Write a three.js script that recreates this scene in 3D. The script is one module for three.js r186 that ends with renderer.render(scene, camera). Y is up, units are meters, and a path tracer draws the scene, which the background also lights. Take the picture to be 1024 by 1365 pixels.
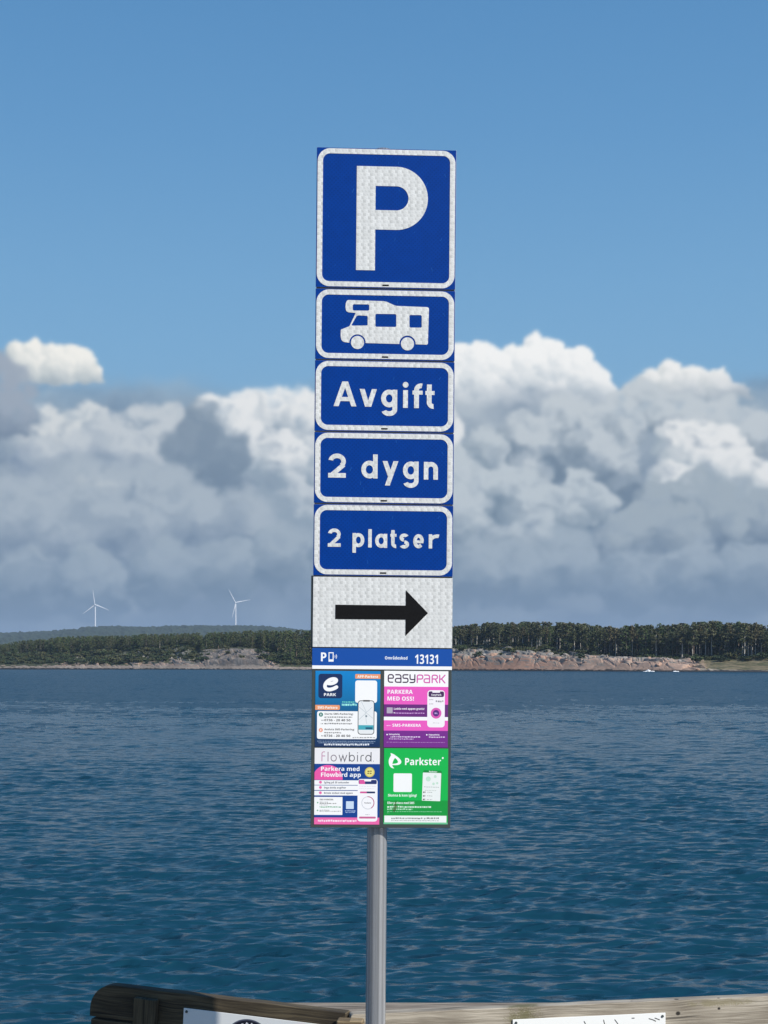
import * as THREE from 'three';
import { RoundedBoxGeometry } from 'three/addons/geometries/RoundedBoxGeometry.js';
import { mergeGeometries } from 'three/addons/utils/BufferGeometryUtils.js';
import { createNoise2D, createNoise3D } from 'simplex-noise';

// ---------------------------------------------------------------- camera, sky, sun, exposure
// A level camera 1.6 m above the quay with a raised lens (the uprights stay upright).
const F = 2050, HORIZON = 882, EYE = 1.6, WATER = -2.0, RISE = EYE - WATER;
const scene = new THREE.Scene();
const camera = new THREE.PerspectiveCamera(2 * Math.atan(HORIZON / F) * 180 / Math.PI, 1024 / (2 * HORIZON), 0.1, 40000);
camera.position.set(0, EYE, 0);
camera.lookAt(0, EYE, -10);
camera.setViewOffset(1024, 2 * HORIZON, 0, 0, 1024, 1365);
scene.add(camera);

const renderer = new THREE.WebGLRenderer({ antialias: true });
renderer.toneMapping = THREE.LinearToneMapping;
renderer.toneMappingExposure = 1;
renderer.shadowMap.enabled = true;

const SUN_AZ = 50.1 * Math.PI / 180, SUN_EL = 37.2 * Math.PI / 180;
const toSun = new THREE.Vector3(Math.sin(SUN_AZ) * Math.cos(SUN_EL), Math.sin(SUN_EL), Math.cos(SUN_AZ) * Math.cos(SUN_EL));
const sun = new THREE.DirectionalLight(new THREE.Color(1, 0.95, 0.87), 5);
sun.name = 'sun';
sun.position.copy(toSun).multiplyScalar(60);
sun.castShadow = true;
sun.shadow.radius = 1;
sun.shadow.mapSize.set(2048, 2048);
Object.assign(sun.shadow.camera, { left: -12, right: 12, top: 12, bottom: -12, near: 1, far: 140 });
scene.add(sun, sun.target);

function rng(seed) { let a = seed >>> 0; return () => { a = (a + 0x6d2b79f5) | 0; let t = Math.imul(a ^ (a >>> 15), 1 | a); t = (t + Math.imul(t ^ (t >>> 7), 61 | t)) ^ t; return ((t ^ (t >>> 14)) >>> 0) / 4294967296; }; }
const n2 = createNoise2D(rng(11)), n3 = createNoise3D(rng(23));
const clamp = (x, a = 0, b = 1) => Math.min(b, Math.max(a, x));
const ss = (a, b, x) => { const t = clamp((x - a) / (b - a)); return t * t * (3 - 2 * t); };
const mix = (a, b, t) => a + (b - a) * t;
const lin = (c) => { c /= 255; return c <= 0.04045 ? c / 12.92 : ((c + 0.055) / 1.055) ** 2.4; };
const fbm = (x, y, o = 4, s = 0) => { let v = 0, a = 0.5; for (let i = 0; i < o; i++) { v += a * n3(x, y, s + i * 7.3); x *= 2.03; y *= 2.03; a *= 0.5; } return v; };

// The sky: a blue that deepens upwards, with a bank of cumulus all round the horizon. The bank is worked out sector by sector
// (ten of 36 degrees) as heaps of round puffs seen from the side and lit by the sun.
function makeSky() {
  const W = 4096, H = 2048, SECT = 10, cell = 2 * Math.PI / W * F / 2, SW = Math.round(W / SECT * 2), VMAX = 520, SH = Math.round(VMAX / cell);
  const data = new Float32Array(W * H * 4);
  const L = new THREE.Vector3(0.5, 0.68, 0.53).normalize();
  const zb = new Float32Array(SW * SH), nx = new Float32Array(SW * SH), ny = new Float32Array(SW * SH), nz = new Float32Array(SW * SH);
  const toU = (x) => Math.atan((x - 512) / F) * F, toV = (x, y) => Math.atan((HORIZON - y) / F * Math.cos(Math.atan((x - 512) / F))) * F;
  const blur = (a, r) => {
    if (r < 1) return;
    const t = new Float32Array(Math.max(SW, SH));
    for (let pass = 0; pass < 2; pass++) {
      for (let y = 0; y < SH; y++) { let s = 0; const o = y * SW; for (let x = -r; x <= r; x++) s += a[o + clamp(x, 0, SW - 1)]; for (let x = 0; x < SW; x++) { t[x] = s / (2 * r + 1); s += a[o + Math.min(SW - 1, x + r + 1)] - a[o + Math.max(0, x - r)]; } for (let x = 0; x < SW; x++) a[o + x] = t[x]; }
      for (let x = 0; x < SW; x++) { let s = 0; for (let y = -r; y <= r; y++) s += a[clamp(y, 0, SH - 1) * SW + x]; for (let y = 0; y < SH; y++) { t[y] = s / (2 * r + 1); s += a[Math.min(SH - 1, y + r + 1) * SW + x] - a[Math.max(0, y - r) * SW + x]; } for (let y = 0; y < SH; y++) a[y * SW + x] = t[y]; }
    }
  };
  // lobes [x, y, radius] in units of 1/2050 radian, y downwards from 882 at the horizon
  const HEAPS = [
    { lobes: [[640, 505, 50], [612, 492, 40], [582, 510, 44], [690, 505, 45], [722, 492, 40], [757, 502, 40], [790, 520, 32], [812, 530, 17], [660, 565, 70], [745, 575, 70], [610, 570, 70], [560, 580, 70]], lit: [250, 250, 248], shade: [186, 198, 207], soft: 0, rim: 1 },
    { lobes: [[868, 514, 24], [893, 510, 27], [925, 512, 27], [955, 517, 26], [980, 527, 20], [996, 538, 12], [915, 530, 34], [960, 537, 30]], lit: [248, 247, 244], shade: [196, 204, 205], soft: 0, rim: 1, base: 546 },
    { lobes: [[24, 470, 18], [45, 474, 22], [72, 478, 23], [100, 484, 28], [118, 500, 20], [134, 514, 10], [80, 500, 32], [40, 496, 30]], lit: [249, 247, 240], shade: [190, 199, 201], soft: 0, rim: 1, base: 521 },
    { fill: 1 },
    { lobes: [[72, 575, 26], [95, 562, 20], [50, 590, 24], [30, 600, 26], [118, 548, 14], [140, 556, 10], [90, 590, 22], [62, 552, 16]], lit: [238, 238, 234], shade: [150, 165, 180], soft: 1, thin: 1 },
    { lobes: [[150, 590, 44], [190, 575, 36], [225, 570, 34], [110, 610, 40], [240, 590, 28], [60, 625, 40], [205, 600, 36]], lit: [206, 212, 216], shade: [132, 149, 170], soft: 3 },
    { lobes: [[285, 550, 28], [320, 552, 32], [362, 550, 36], [402, 555, 38], [330, 590, 42], [385, 610, 54], [440, 600, 64], [500, 590, 70], [400, 660, 50], [560, 610, 70], [450, 680, 60]], lit: [244, 244, 242], shade: [150, 166, 180], soft: 1 },
    { lobes: [[700, 590, 44], [735, 572, 32], [758, 556, 30], [790, 566, 34], [830, 560, 40], [850, 530, 30], [872, 545, 36], [910, 560, 40], [955, 568, 40], [1000, 585, 44], [800, 620, 60], [720, 640, 55]], lit: [204, 211, 215], shade: [112, 130, 148], soft: 1 },
    { lobes: [[905, 590, 36], [935, 600, 42], [970, 622, 44], [1005, 640, 40], [1040, 650, 40], [1090, 640, 50], [900, 640, 40], [1130, 650, 50]], lit: [248, 247, 244], shade: [168, 181, 190], soft: 1 },
    { lobes: [[620, 640, 40], [600, 690, 60], [650, 600, 34], [680, 660, 48], [740, 690, 50], [780, 670, 42], [700, 730, 60]], lit: [202, 210, 214], shade: [114, 133, 150], soft: 1 },
    { lobes: [[885, 670, 36], [920, 660, 38], [955, 668, 34], [860, 705, 42], [905, 715, 50], [975, 700, 44], [1020, 700, 44], [830, 740, 50], [1080, 700, 50]], lit: [168, 180, 188], shade: [104, 122, 142], soft: 1 },
    { lobes: [[-8, 500, 34], [8, 520, 36], [14, 555, 34], [-30, 540, 60], [30, 505, 16]], lit: [160, 171, 185], shade: [120, 136, 156], soft: 2 },
    { lobes: [[268, 575, 34], [250, 612, 34], [292, 626, 40], [275, 600, 36], [312, 600, 26]], lit: [124, 142, 160], shade: [104, 124, 145], soft: 3, flat: 1 },
    { lobes: [[100, 650, 46], [150, 670, 55], [40, 690, 60], [210, 655, 44], [180, 720, 60], [260, 690, 50], [330, 690, 46], [100, 740, 60], [-20, 700, 60]], lit: [178, 189, 198], shade: [118, 136, 157], soft: 6 },
    { lobes: [[112, 641, 9], [132, 640, 11], [152, 645, 8], [98, 640, 6], [170, 648, 6], [372, 733, 9], [360, 730, 7], [384, 737, 6], [336, 710, 7], [215, 750, 8], [180, 735, 6]], lit: [206, 212, 214], shade: [158, 171, 182], soft: 3, thin: 1 },
    { lobes: [[655, 772, 9], [692, 764, 12], [706, 770, 10], [678, 770, 8], [790, 668, 10], [748, 664, 6], [935, 726, 12], [916, 730, 9], [800, 720, 8]], lit: [186, 196, 203], shade: [150, 164, 178], soft: 3, thin: 1 },
    { lobes: [[380, 740, 50], [460, 740, 60], [540, 740, 60], [640, 760, 50], [700, 770, 46], [760, 750, 50], [840, 780, 50], [920, 770, 50], [1000, 770, 55], [300, 760, 50], [220, 770, 50], [120, 780, 55], [40, 780, 55], [-40, 780, 50], [1080, 770, 55]], lit: [168, 181, 191], shade: [110, 130, 149], soft: 3 },
  ];
  for (let sec = 0; sec < SECT; sec++) {
    const home = sec === 0, R = rng(900 + sec), col = new Float32Array(SW * SH * 3), so = sec * 37.7;
    const slide = home ? 0 : (R() - 0.5) * 700;
    for (let y = 0; y < SH; y++) for (let x = 0; x < SW; x++) {
      const v = (y + 0.5) * cell, i = (y * SW + x) * 3;
      skyBlue(v / F, col, i);
    }
    for (const h of HEAPS) {
      if (h.fill) {   // the even grey-blue body of the bank behind the heaps
        for (let y = 0; y < SH; y++) for (let x = 0; x < SW; x++) {
          const v = (y + 0.5) * cell, u = (x + 0.5) * cell - SW * cell / 2, yy = HORIZON - v, i = (y * SW + x) * 3;
          const warp = fbm(u / 240, v / 90, 5, so) * 34, a = ss(505, 545, yy + warp * 0.5) * (0.72 + 0.28 * ss(530, 590, yy)), t = clamp(0.45 + fbm(u / 160 + 9, v / 70, 5, so + 40) * 1.1);
          for (let c = 0; c < 3; c++) col[i + c] = mix(col[i + c], mix([124, 142, 162][c], [172, 184, 194][c], t), a);
        }
        continue;
      }
      zb.fill(-1e9);
      let top = -1e9, bot = 1e9;
      const S = (cx, cy, cz, r, bx, by, br, w) => {
        const x0 = Math.max(0, Math.floor((cx - r + SW * cell / 2) / cell)), x1 = Math.min(SW - 1, Math.ceil((cx + r + SW * cell / 2) / cell)), y0 = Math.max(0, Math.floor((cy - r) / cell)), y1 = Math.min(SH - 1, Math.ceil((cy + r) / cell));
        for (let y = y0; y <= y1; y++) for (let x = x0; x <= x1; x++) {
          const px = (x + 0.5) * cell - SW * cell / 2, py = (y + 0.5) * cell, dx = px - cx, dy = py - cy, d = r * r - dx * dx - dy * dy;
          if (d <= 0) continue;
          const q = Math.sqrt(d), z = cz + q, k = y * SW + x;
          if (z > zb[k]) {
            zb[k] = z;
            const ex = (px - bx) / br, ey = (py - by) / br, ez = Math.sqrt(Math.max(0.05, 1 - ex * ex - ey * ey));
            nx[k] = mix(dx / r, ex, w); ny[k] = mix(dy / r, ey, w); nz[k] = mix(q / r, ez, w);
          }
        }
      };
      for (let [x, y, r] of h.lobes) {
        if (!home) { x += (R() - 0.5) * 90 + slide; y += (R() - 0.5) * 34; r *= 0.8 + R() * 0.5; const half = SW * cell / 2 + 512; if (x < 512 - half + 512 - 60) x += SW * cell; if (x > half + 60) x -= SW * cell; }
        const cx = home ? toU(x) : x - 512, cy = home ? toV(x, y) : HORIZON - y;
        top = Math.max(top, cy + r); bot = Math.min(bot, cy - r);
        S(cx, cy, 0, r * 0.88, cx, cy, r, 0.5);
        const n = 26;
        for (let i = 0; i < n; i++) {
          const a = R() * Math.PI * 2, e = Math.sqrt(R()), ux = Math.cos(a) * e, uy = Math.sin(a) * e, uz = Math.sqrt(1 - e * e), r1 = r * (0.12 + R() * R() * 0.42);
          const x1 = cx + ux * r * 0.78, y1 = cy + uy * r * 0.78, z1 = uz * r * 0.78;
          S(x1, y1, z1, r1, cx, cy, r * 1.15, h.rim ? 0.5 : 0.68);
          for (let j = 0; j < 12; j++) {
            const b = R() * Math.PI * 2, f = Math.sqrt(R()), r2 = r1 * (0.22 + R() * 0.3);
            S(x1 + Math.cos(b) * f * r1 * 0.85, y1 + Math.sin(b) * f * r1 * 0.85, z1 + Math.sqrt(1 - f * f) * r1 * 0.85, r2, cx, cy, r * 1.15, h.rim ? 0.6 : 0.75);
          }
        }
      }
      const al = new Float32Array(SW * SH), sh = new Float32Array(SW * SH), cov = new Float32Array(SW * SH);
      for (let k = 0; k < SW * SH; k++) if (zb[k] > -1e8) {
        const y = Math.floor(k / SW), v = (y + 0.5) * cell, l = Math.hypot(nx[k], ny[k], nz[k]) || 1;
        let a = 1;
        if (h.base) a = 1 - ss(h.base - 4, h.base + 6, HORIZON - v + fbm((k % SW) * cell / 30, 3, 2, so) * 6);
        al[k] = a;
        cov[k] = 1;
        sh[k] = clamp(0.3 + 0.75 * (nx[k] * L.x + ny[k] * L.y + nz[k] * L.z) / l) * mix(0.5, 1, ss(bot, mix(bot, top, 0.75), v));
      }
      // soften
      const rs = h.flat ? 5 : h.soft;
      const wide = sh.slice(), wcov = cov.slice();
      blur(wide, 6 + h.soft * 2); blur(wcov, 6 + h.soft * 2);
      blur(sh, rs); blur(cov, rs); blur(al, h.flat ? 4 : 1 + Math.round(h.soft * 0.8));
      for (let y = 0; y < SH; y++) for (let x = 0; x < SW; x++) {
        const k = y * SW + x, i = k * 3;
        if (al[k] <= 0.003) continue;
        const v = (y + 0.5) * cell, u = (x + 0.5) * cell - SW * cell / 2;
        const wisp = h.rim ? 1 : clamp(1.0 + fbm(u / 38, v / 26, 4, so + 3) * 0.9);
        const sN = cov[k] > 0.01 ? sh[k] / cov[k] : 0, sW = wcov[k] > 0.01 ? wide[k] / wcov[k] : 0;
        let t = h.rim ? sN * 0.62 + sW * 0.5 : sN * 0.6 + sW * 0.55;
        t = clamp((t - 0.31) * (h.rim ? 1.5 : 2.0) + fbm(u / 22, v / 18, 4, so + 70) * (h.rim ? 0.1 : 0.2) + (h.rim ? 0 : fbm(u / 110, v / 70, 3, so + 55) * 0.55));
        const a = (h.rim ? ss(0.12, 0.8, al[k]) : ss(0.05, 0.95, al[k]) * wisp * (h.thin ? 0.85 : 1)) * (h.flat ? 0.85 : 1);
        for (let c = 0; c < 3; c++) col[i + c] = mix(col[i + c], mix(h.shade[c], h.lit[c], t), a);
      }
    }
    // air in front of the bank
    for (let y = 0; y < SH; y++) for (let x = 0; x < SW; x++) {
      const v = (y + 0.5) * cell, u = (x + 0.5) * cell - SW * cell / 2, a = 0.55 * (1 - ss(10, 170, v + fbm(u / 200, v / 60, 3, so + 90) * 40)) + 0.1, i = (y * SW + x) * 3, q = a * (1 - ss(300, 420, v));
      for (let c = 0; c < 3; c++) col[i + c] = mix(col[i + c], [126, 146, 167][c], q);
    }
    // the torn, wispy edge of real cloud: every point shifted a little by turbulence
    {
      const src = col.slice();
      for (let y = 0; y < SH; y++) {
        const v = (y + 0.5) * cell, A = mix(13, 6.5, ss(300, 380, v));
        for (let x = 0; x < SW; x++) {
          const u = (x + 0.5) * cell - SW * cell / 2, wx = fbm(u / 46, v / 34, 5, so + 120) * A, wy = fbm(u / 46 + 7, v / 34, 5, so + 160) * A;
          const fx = clamp(x + wx / cell, 0, SW - 1.001), fy = clamp(y + wy / cell, 0, SH - 1.001), ix = Math.floor(fx), iy = Math.floor(fy), p = fx - ix, q = fy - iy, o = (iy * SW + ix) * 3;
          for (let c = 0; c < 3; c++) col[(y * SW + x) * 3 + c] = mix(mix(src[o + c], src[o + 3 + c], p), mix(src[o + SW * 3 + c], src[o + SW * 3 + 3 + c], p), q);
        }
      }
    }
    // into the picture, the sectors joined by a soft overlap at their edges
    const w0 = Math.round(W / SECT);
    for (let y = 0; y < SH >> 1; y++) for (let x = 0; x < w0; x++) {
      const row = H / 2 + y, cc = (Math.round(W / 4 - w0 / 2) + sec * w0 + x + W) % W, o = (row * W + cc) * 4;
      for (let c = 0; c < 3; c++) {
        const g = (yy, xx) => col[((Math.min(SH - 1, yy)) * SW + Math.min(SW - 1, xx)) * 3 + c];
        data[o + c] = (g(2 * y, 2 * x) + g(2 * y, 2 * x + 1) + g(2 * y + 1, 2 * x) + g(2 * y + 1, 2 * x + 1)) / 4;
      }
    }
  }
  const rows = SH >> 1, tmp = [0, 0, 0];
  // join the sectors: near a seam (never inside the frame) fade towards the mirrored neighbour
  for (let sec = 0; sec < SECT; sec++) {
    const w0 = Math.round(W / SECT), seam = Math.round(W / 4 - w0 / 2) + sec * w0, B = 24;
    for (let y = 0; y < rows; y++) {
      const line = []; for (let x = -B; x < B; x++) { const o = ((H / 2 + y) * W + (seam + x + W) % W) * 4; line.push([data[o], data[o + 1], data[o + 2]]); }
      for (let x = -B; x < B; x++) { const o = ((H / 2 + y) * W + (seam + x + W) % W) * 4, m = line[clamp(-x - 1 + B, 0, 2 * B - 1)], k = 0.5 * (1 - Math.abs(x + 0.5) / B); for (let c = 0; c < 3; c++) data[o + c] = mix(line[x + B][c], m[c], k); }
    }
  }
  for (let y = 0; y < H; y++) for (let x = 0; x < W; x++) {
    const o = (y * W + x) * 4, r = y - H / 2;
    if (r < 0) { data[o] = 40; data[o + 1] = 78; data[o + 2] = 104; } else if (r >= rows) { skyBlue((r + 0.5) / H * Math.PI, tmp, 0); data[o] = tmp[0]; data[o + 1] = tmp[1]; data[o + 2] = tmp[2]; }
    for (let c = 0; c < 3; c++) data[o + c] = lin(data[o + c]);
    data[o + 3] = 1;
  }
  const t = new THREE.DataTexture(data, W, H, THREE.RGBAFormat, THREE.FloatType);
  t.mapping = THREE.EquirectangularReflectionMapping; t.magFilter = THREE.LinearFilter; t.minFilter = THREE.LinearFilter; t.needsUpdate = true;
  return t;
}
function skyBlue(el, out, i) {
  const stops = [[0, 140, 181, 210], [0.17, 128, 175, 212], [0.24, 117, 167, 209], [0.33, 100, 153, 201], [0.43, 86, 140, 191], [0.7, 66, 117, 172], [1.58, 50, 97, 154]];
  let k = 0; while (k < stops.length - 2 && el > stops[k + 1][0]) k++;
  const t = clamp((el - stops[k][0]) / (stops[k + 1][0] - stops[k][0]));
  for (let c = 0; c < 3; c++) out[i + c] = mix(stops[k][c + 1], stops[k + 1][c + 1], t);
}
const skyMap = makeSky();
scene.background = skyMap;
scene.environment = skyMap;

// ---------------------------------------------------------------- helpers
const taken = new Map();
function numbered(name) { const n = taken.get(name) ?? 0; taken.set(name, n + 1); return n ? name + '_' + String(n).padStart(3, '0') : name; }
function tag(o, label, category, group) { o.userData.label = label; o.userData.category = category; if (group) o.userData.group = group; return o; }
function thing(name, label, category, pos = [0, 0, 0], group) { const o = new THREE.Group(); o.name = numbered(name); o.position.set(...pos); tag(o, label, category, group); scene.add(o); return o; }
function part(name, geometry, material, parent) { const m = new THREE.Mesh(geometry, material); m.name = name; m.castShadow = m.receiveShadow = true; parent.add(m); return m; }
function structure(name, geometry, material) { const m = part(name, geometry, material, scene); m.userData.kind = 'structure'; return m; }
const std = (o) => new THREE.MeshStandardMaterial({ side: THREE.DoubleSide, ...o });
const rgb = (r, g, b) => new THREE.Color().setRGB(r, g, b);
// sets uv in metres from the positions, by the way each face points
function metricUV(g, scale = 1, ou = 0, ov = 0) {
  g = g.index ? g.toNonIndexed() : g;
  const p = g.attributes.position, uv = new Float32Array(p.count * 2), a = new THREE.Vector3(), b = new THREE.Vector3(), c = new THREE.Vector3();
  for (let i = 0; i < p.count; i += 3) {
    a.fromBufferAttribute(p, i); b.fromBufferAttribute(p, i + 1); c.fromBufferAttribute(p, i + 2);
    const n = b.clone().sub(a).cross(c.clone().sub(a)), ax = Math.abs(n.x), ay = Math.abs(n.y), az = Math.abs(n.z);
    [a, b, c].forEach((v, k) => { const [u, w] = az >= ax && az >= ay ? [v.x, v.y] : ay >= ax ? [v.x, v.z + 0.37] : [v.z, v.y]; uv[(i + k) * 2] = u * scale + ou; uv[(i + k) * 2 + 1] = w * scale + ov; });
  }
  g.setAttribute('uv', new THREE.BufferAttribute(uv, 2));
  return g;
}
function dataTex(w, h, fn, srgb = false, channels = 4) {
  const d = new Uint8Array(w * h * 4), o = [0, 0, 0];
  for (let y = 0; y < h; y++) for (let x = 0; x < w; x++) { fn(x / w, y / h, o); const i = (y * w + x) * 4; d[i] = clamp(o[0], 0, 255); d[i + 1] = clamp(o[1], 0, 255); d[i + 2] = clamp(o[2], 0, 255); d[i + 3] = 255; }
  const t = new THREE.DataTexture(d, w, h); t.magFilter = THREE.LinearFilter; t.minFilter = THREE.LinearMipmapLinearFilter; t.generateMipmaps = true; t.wrapS = t.wrapT = THREE.RepeatWrapping;
  if (srgb) t.colorSpace = THREE.SRGBColorSpace; t.needsUpdate = true; return t;
}
// noise that repeats over one unit in x and y
function tileNoise(x, y, fx, fy, s) { const a = x * 2 * Math.PI, b = y * 2 * Math.PI; const p = Math.cos(a) * fx / 6.283 + s, q = Math.sin(a) * fx / 6.283; return 0.5 * (n3(p, q, Math.cos(b) * fy / 6.283 + s) + n3(p + 31, q + 17, Math.sin(b) * fy / 6.283 + s)); }
console.log('sky done');
// ---------------------------------------------------------------- water
const waterNormal = (() => {   // fine chop, 12 m a side, as slopes
  const N = 1024, SIDE = 12, R = rng(5), waves = [];
  for (let i = 0; i < 110; i++) {
    const l = 0.1 * Math.pow(8, Math.pow(R(), 1.1)), k = SIDE / l, a = (R() + R() + R() - 1.5) * 0.9 + 1.68 + 0.43;
    const kx = Math.round(k * Math.cos(a)), ky = Math.round(k * Math.sin(a)); if (!kx && !ky) continue;
    waves.push([kx, ky, R() * 6.283, 0.036 * Math.pow(l, 0.1)]);
  }
  const H = new Float32Array(N * N), cosT = new Float32Array(N), sinT = new Float32Array(N);
  for (let i = 0; i < N; i++) { cosT[i] = Math.cos(i / N * 6.283185307); sinT[i] = Math.sin(i / N * 6.283185307); }
  const sx = new Float32Array(N * N), sy = new Float32Array(N * N);
  for (const [kx, ky, ph, s] of waves) {
    const kl = Math.hypot(kx, ky), ux = kx / kl * s, uy = ky / kl * s, cp = Math.cos(ph), sp = Math.sin(ph);
    for (let y = 0; y < N; y++) for (let x = 0; x < N; x++) { const j = ((kx * x + ky * y) % N + N) % N, c = cosT[j] * cp - sinT[j] * sp, q = c + 0.25 * (2 * c * c - 1); sx[y * N + x] += ux * q; sy[y * N + x] += uy * q; }
  }
  const d = new Uint8Array(N * N * 4);
  for (let i = 0; i < N * N; i++) { const l = Math.hypot(sx[i], sy[i], 1); d[i * 4] = 127.5 + 127.5 * -sx[i] / l; d[i * 4 + 1] = 127.5 + 127.5 * -sy[i] / l; d[i * 4 + 2] = 127.5 + 127.5 / l; d[i * 4 + 3] = 255; }
  const t = new THREE.DataTexture(d, N, N); t.wrapS = t.wrapT = THREE.RepeatWrapping; t.magFilter = THREE.LinearFilter; t.needsUpdate = true; return t;
})();
const waterMat = new THREE.MeshPhysicalMaterial({ color: rgb(0.006, 0.045, 0.075), roughness: 0.2, ior: 1.333, normalMap: waterNormal, normalScale: new THREE.Vector2(0.9, 0.9), side: THREE.DoubleSide });
{
  const R = rng(77), waves = [];
  for (let i = 0; i < 56; i++) {
    const l = 0.15 * Math.pow(15, Math.pow(i / 55, 1.1)) * (0.9 + 0.2 * R()), a = (R() + R() + R() - 1.5) * 0.6 + 1.64, s = 0.076 * Math.pow(Math.min(1, 0.32 / l), 0.68);
    waves.push({ l, kx: Math.cos(a) * 6.283 / l, kz: Math.sin(a) * 6.283 / l, ph: R() * 6.283, amp: s * l / 6.283 });
  }
  const step = (z) => z < 40 ? 0.0027 * z : z < 140 ? 0.108 + (z - 40) * 0.0053 : 0.64, zs = []; for (let z = 9; z < 700;) { zs.push(z); z += step(z); } zs.reverse();
  const COLS = 660, ROWS = zs.length - 1, pos = new Float32Array((COLS + 1) * (ROWS + 1) * 3), uv = new Float32Array((COLS + 1) * (ROWS + 1) * 2);
  const cs = Math.cos(0.43), sn = Math.sin(0.43);
  for (let r = 0; r <= ROWS; r++) {
    // rows crowd towards the quay
    const z = zs[r], dz = step(z), half = z * 0.37 + 5;
    const dx = 2 * half / COLS, keep = waves.map((w) => ss(1.4, 2.8, w.l / Math.max(dz * Math.abs(Math.sin(Math.atan2(w.kz, w.kx))) + 1e-6, dx)));
    for (let c = 0; c <= COLS; c++) {
      const x = (c / COLS * 2 - 1) * half; let y = 0;
      const gust = (0.8 + 0.32 * n2(x / 26, z / 34) + 0.2 * n2(x / 7 + 5, z / 9)) * (1 + 0.7 * ss(70, 150, z + 26 * n2(x / 44, z / 20)));
      let ox = 0, oz = 0;
      for (let i = 0; i < waves.length; i++) if (keep[i] > 0.01) {
        const w = waves[i], p = w.kx * x - w.kz * z + w.ph, co = Math.cos(p), a = w.amp * keep[i] * gust, kl = 6.283 / w.l;
        y += a * co; const si = Math.sin(p) * a * 0.75; ox -= si * w.kx / kl; oz -= si * w.kz / kl;
      }
      const k = r * (COLS + 1) + c;
      pos[k * 3] = x + ox; pos[k * 3 + 1] = WATER + y; pos[k * 3 + 2] = -z + oz;
      uv[k * 2] = (x * cs - z * sn) / 12; uv[k * 2 + 1] = (x * sn + z * cs) / 12;
    }
  }
  // past a ragged line, a rougher, darker copy dims the far water's sky reflection
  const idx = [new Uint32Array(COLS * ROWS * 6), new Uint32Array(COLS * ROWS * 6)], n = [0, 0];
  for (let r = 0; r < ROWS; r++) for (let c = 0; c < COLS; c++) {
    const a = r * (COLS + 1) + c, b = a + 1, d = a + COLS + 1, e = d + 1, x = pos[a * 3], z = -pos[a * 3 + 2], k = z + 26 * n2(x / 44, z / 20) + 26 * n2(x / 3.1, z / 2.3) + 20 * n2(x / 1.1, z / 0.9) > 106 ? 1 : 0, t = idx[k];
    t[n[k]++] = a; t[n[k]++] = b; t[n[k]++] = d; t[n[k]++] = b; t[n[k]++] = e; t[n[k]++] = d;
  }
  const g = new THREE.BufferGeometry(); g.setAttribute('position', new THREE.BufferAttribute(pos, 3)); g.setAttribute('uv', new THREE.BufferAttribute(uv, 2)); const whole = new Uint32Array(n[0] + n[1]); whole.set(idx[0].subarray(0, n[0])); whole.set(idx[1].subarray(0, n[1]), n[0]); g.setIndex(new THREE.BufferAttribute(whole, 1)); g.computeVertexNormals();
  const dimmedFar = waterMat.clone(); dimmedFar.roughness = 0.35; dimmedFar.normalScale.set(1, 1); dimmedFar.color.setRGB(0.004, 0.034, 0.06);  // same water, its colour darkened to stand in for a dimmer reflection far out
  [waterMat, dimmedFar].forEach((m, k) => {   // each half keeps only its own vertices
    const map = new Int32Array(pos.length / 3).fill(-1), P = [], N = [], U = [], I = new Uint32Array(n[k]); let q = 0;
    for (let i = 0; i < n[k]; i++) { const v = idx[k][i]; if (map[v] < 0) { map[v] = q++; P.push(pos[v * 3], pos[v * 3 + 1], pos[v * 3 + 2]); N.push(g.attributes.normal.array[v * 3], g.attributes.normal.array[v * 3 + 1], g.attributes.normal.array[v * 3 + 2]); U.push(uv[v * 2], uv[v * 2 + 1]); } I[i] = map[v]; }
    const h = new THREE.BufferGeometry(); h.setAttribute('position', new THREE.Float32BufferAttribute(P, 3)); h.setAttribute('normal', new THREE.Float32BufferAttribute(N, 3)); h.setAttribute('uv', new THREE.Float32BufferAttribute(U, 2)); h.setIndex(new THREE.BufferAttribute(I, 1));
    structure(k ? 'dimmed_far_water' : 'water', h, m);
  });
  // the sea on either side and beyond, out to the horizon
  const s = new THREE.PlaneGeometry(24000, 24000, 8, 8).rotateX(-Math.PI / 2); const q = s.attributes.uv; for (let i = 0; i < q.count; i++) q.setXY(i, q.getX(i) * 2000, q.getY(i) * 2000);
  const m = structure('open_sea', s, dimmedFar); m.position.set(0, WATER - 0.6, -4000);
}
console.log('water done');

// ---------------------------------------------------------------- the far shore
const lerpTable = (tab, x, k) => { let i = 0; while (i < tab.length - 2 && x > tab[i + 1][0]) i++; const t = clamp((x - tab[i][0]) / (tab[i + 1][0] - tab[i][0])); return mix(tab[i][k], tab[i + 1][k], t * t * (3 - 2 * t)); };
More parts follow.
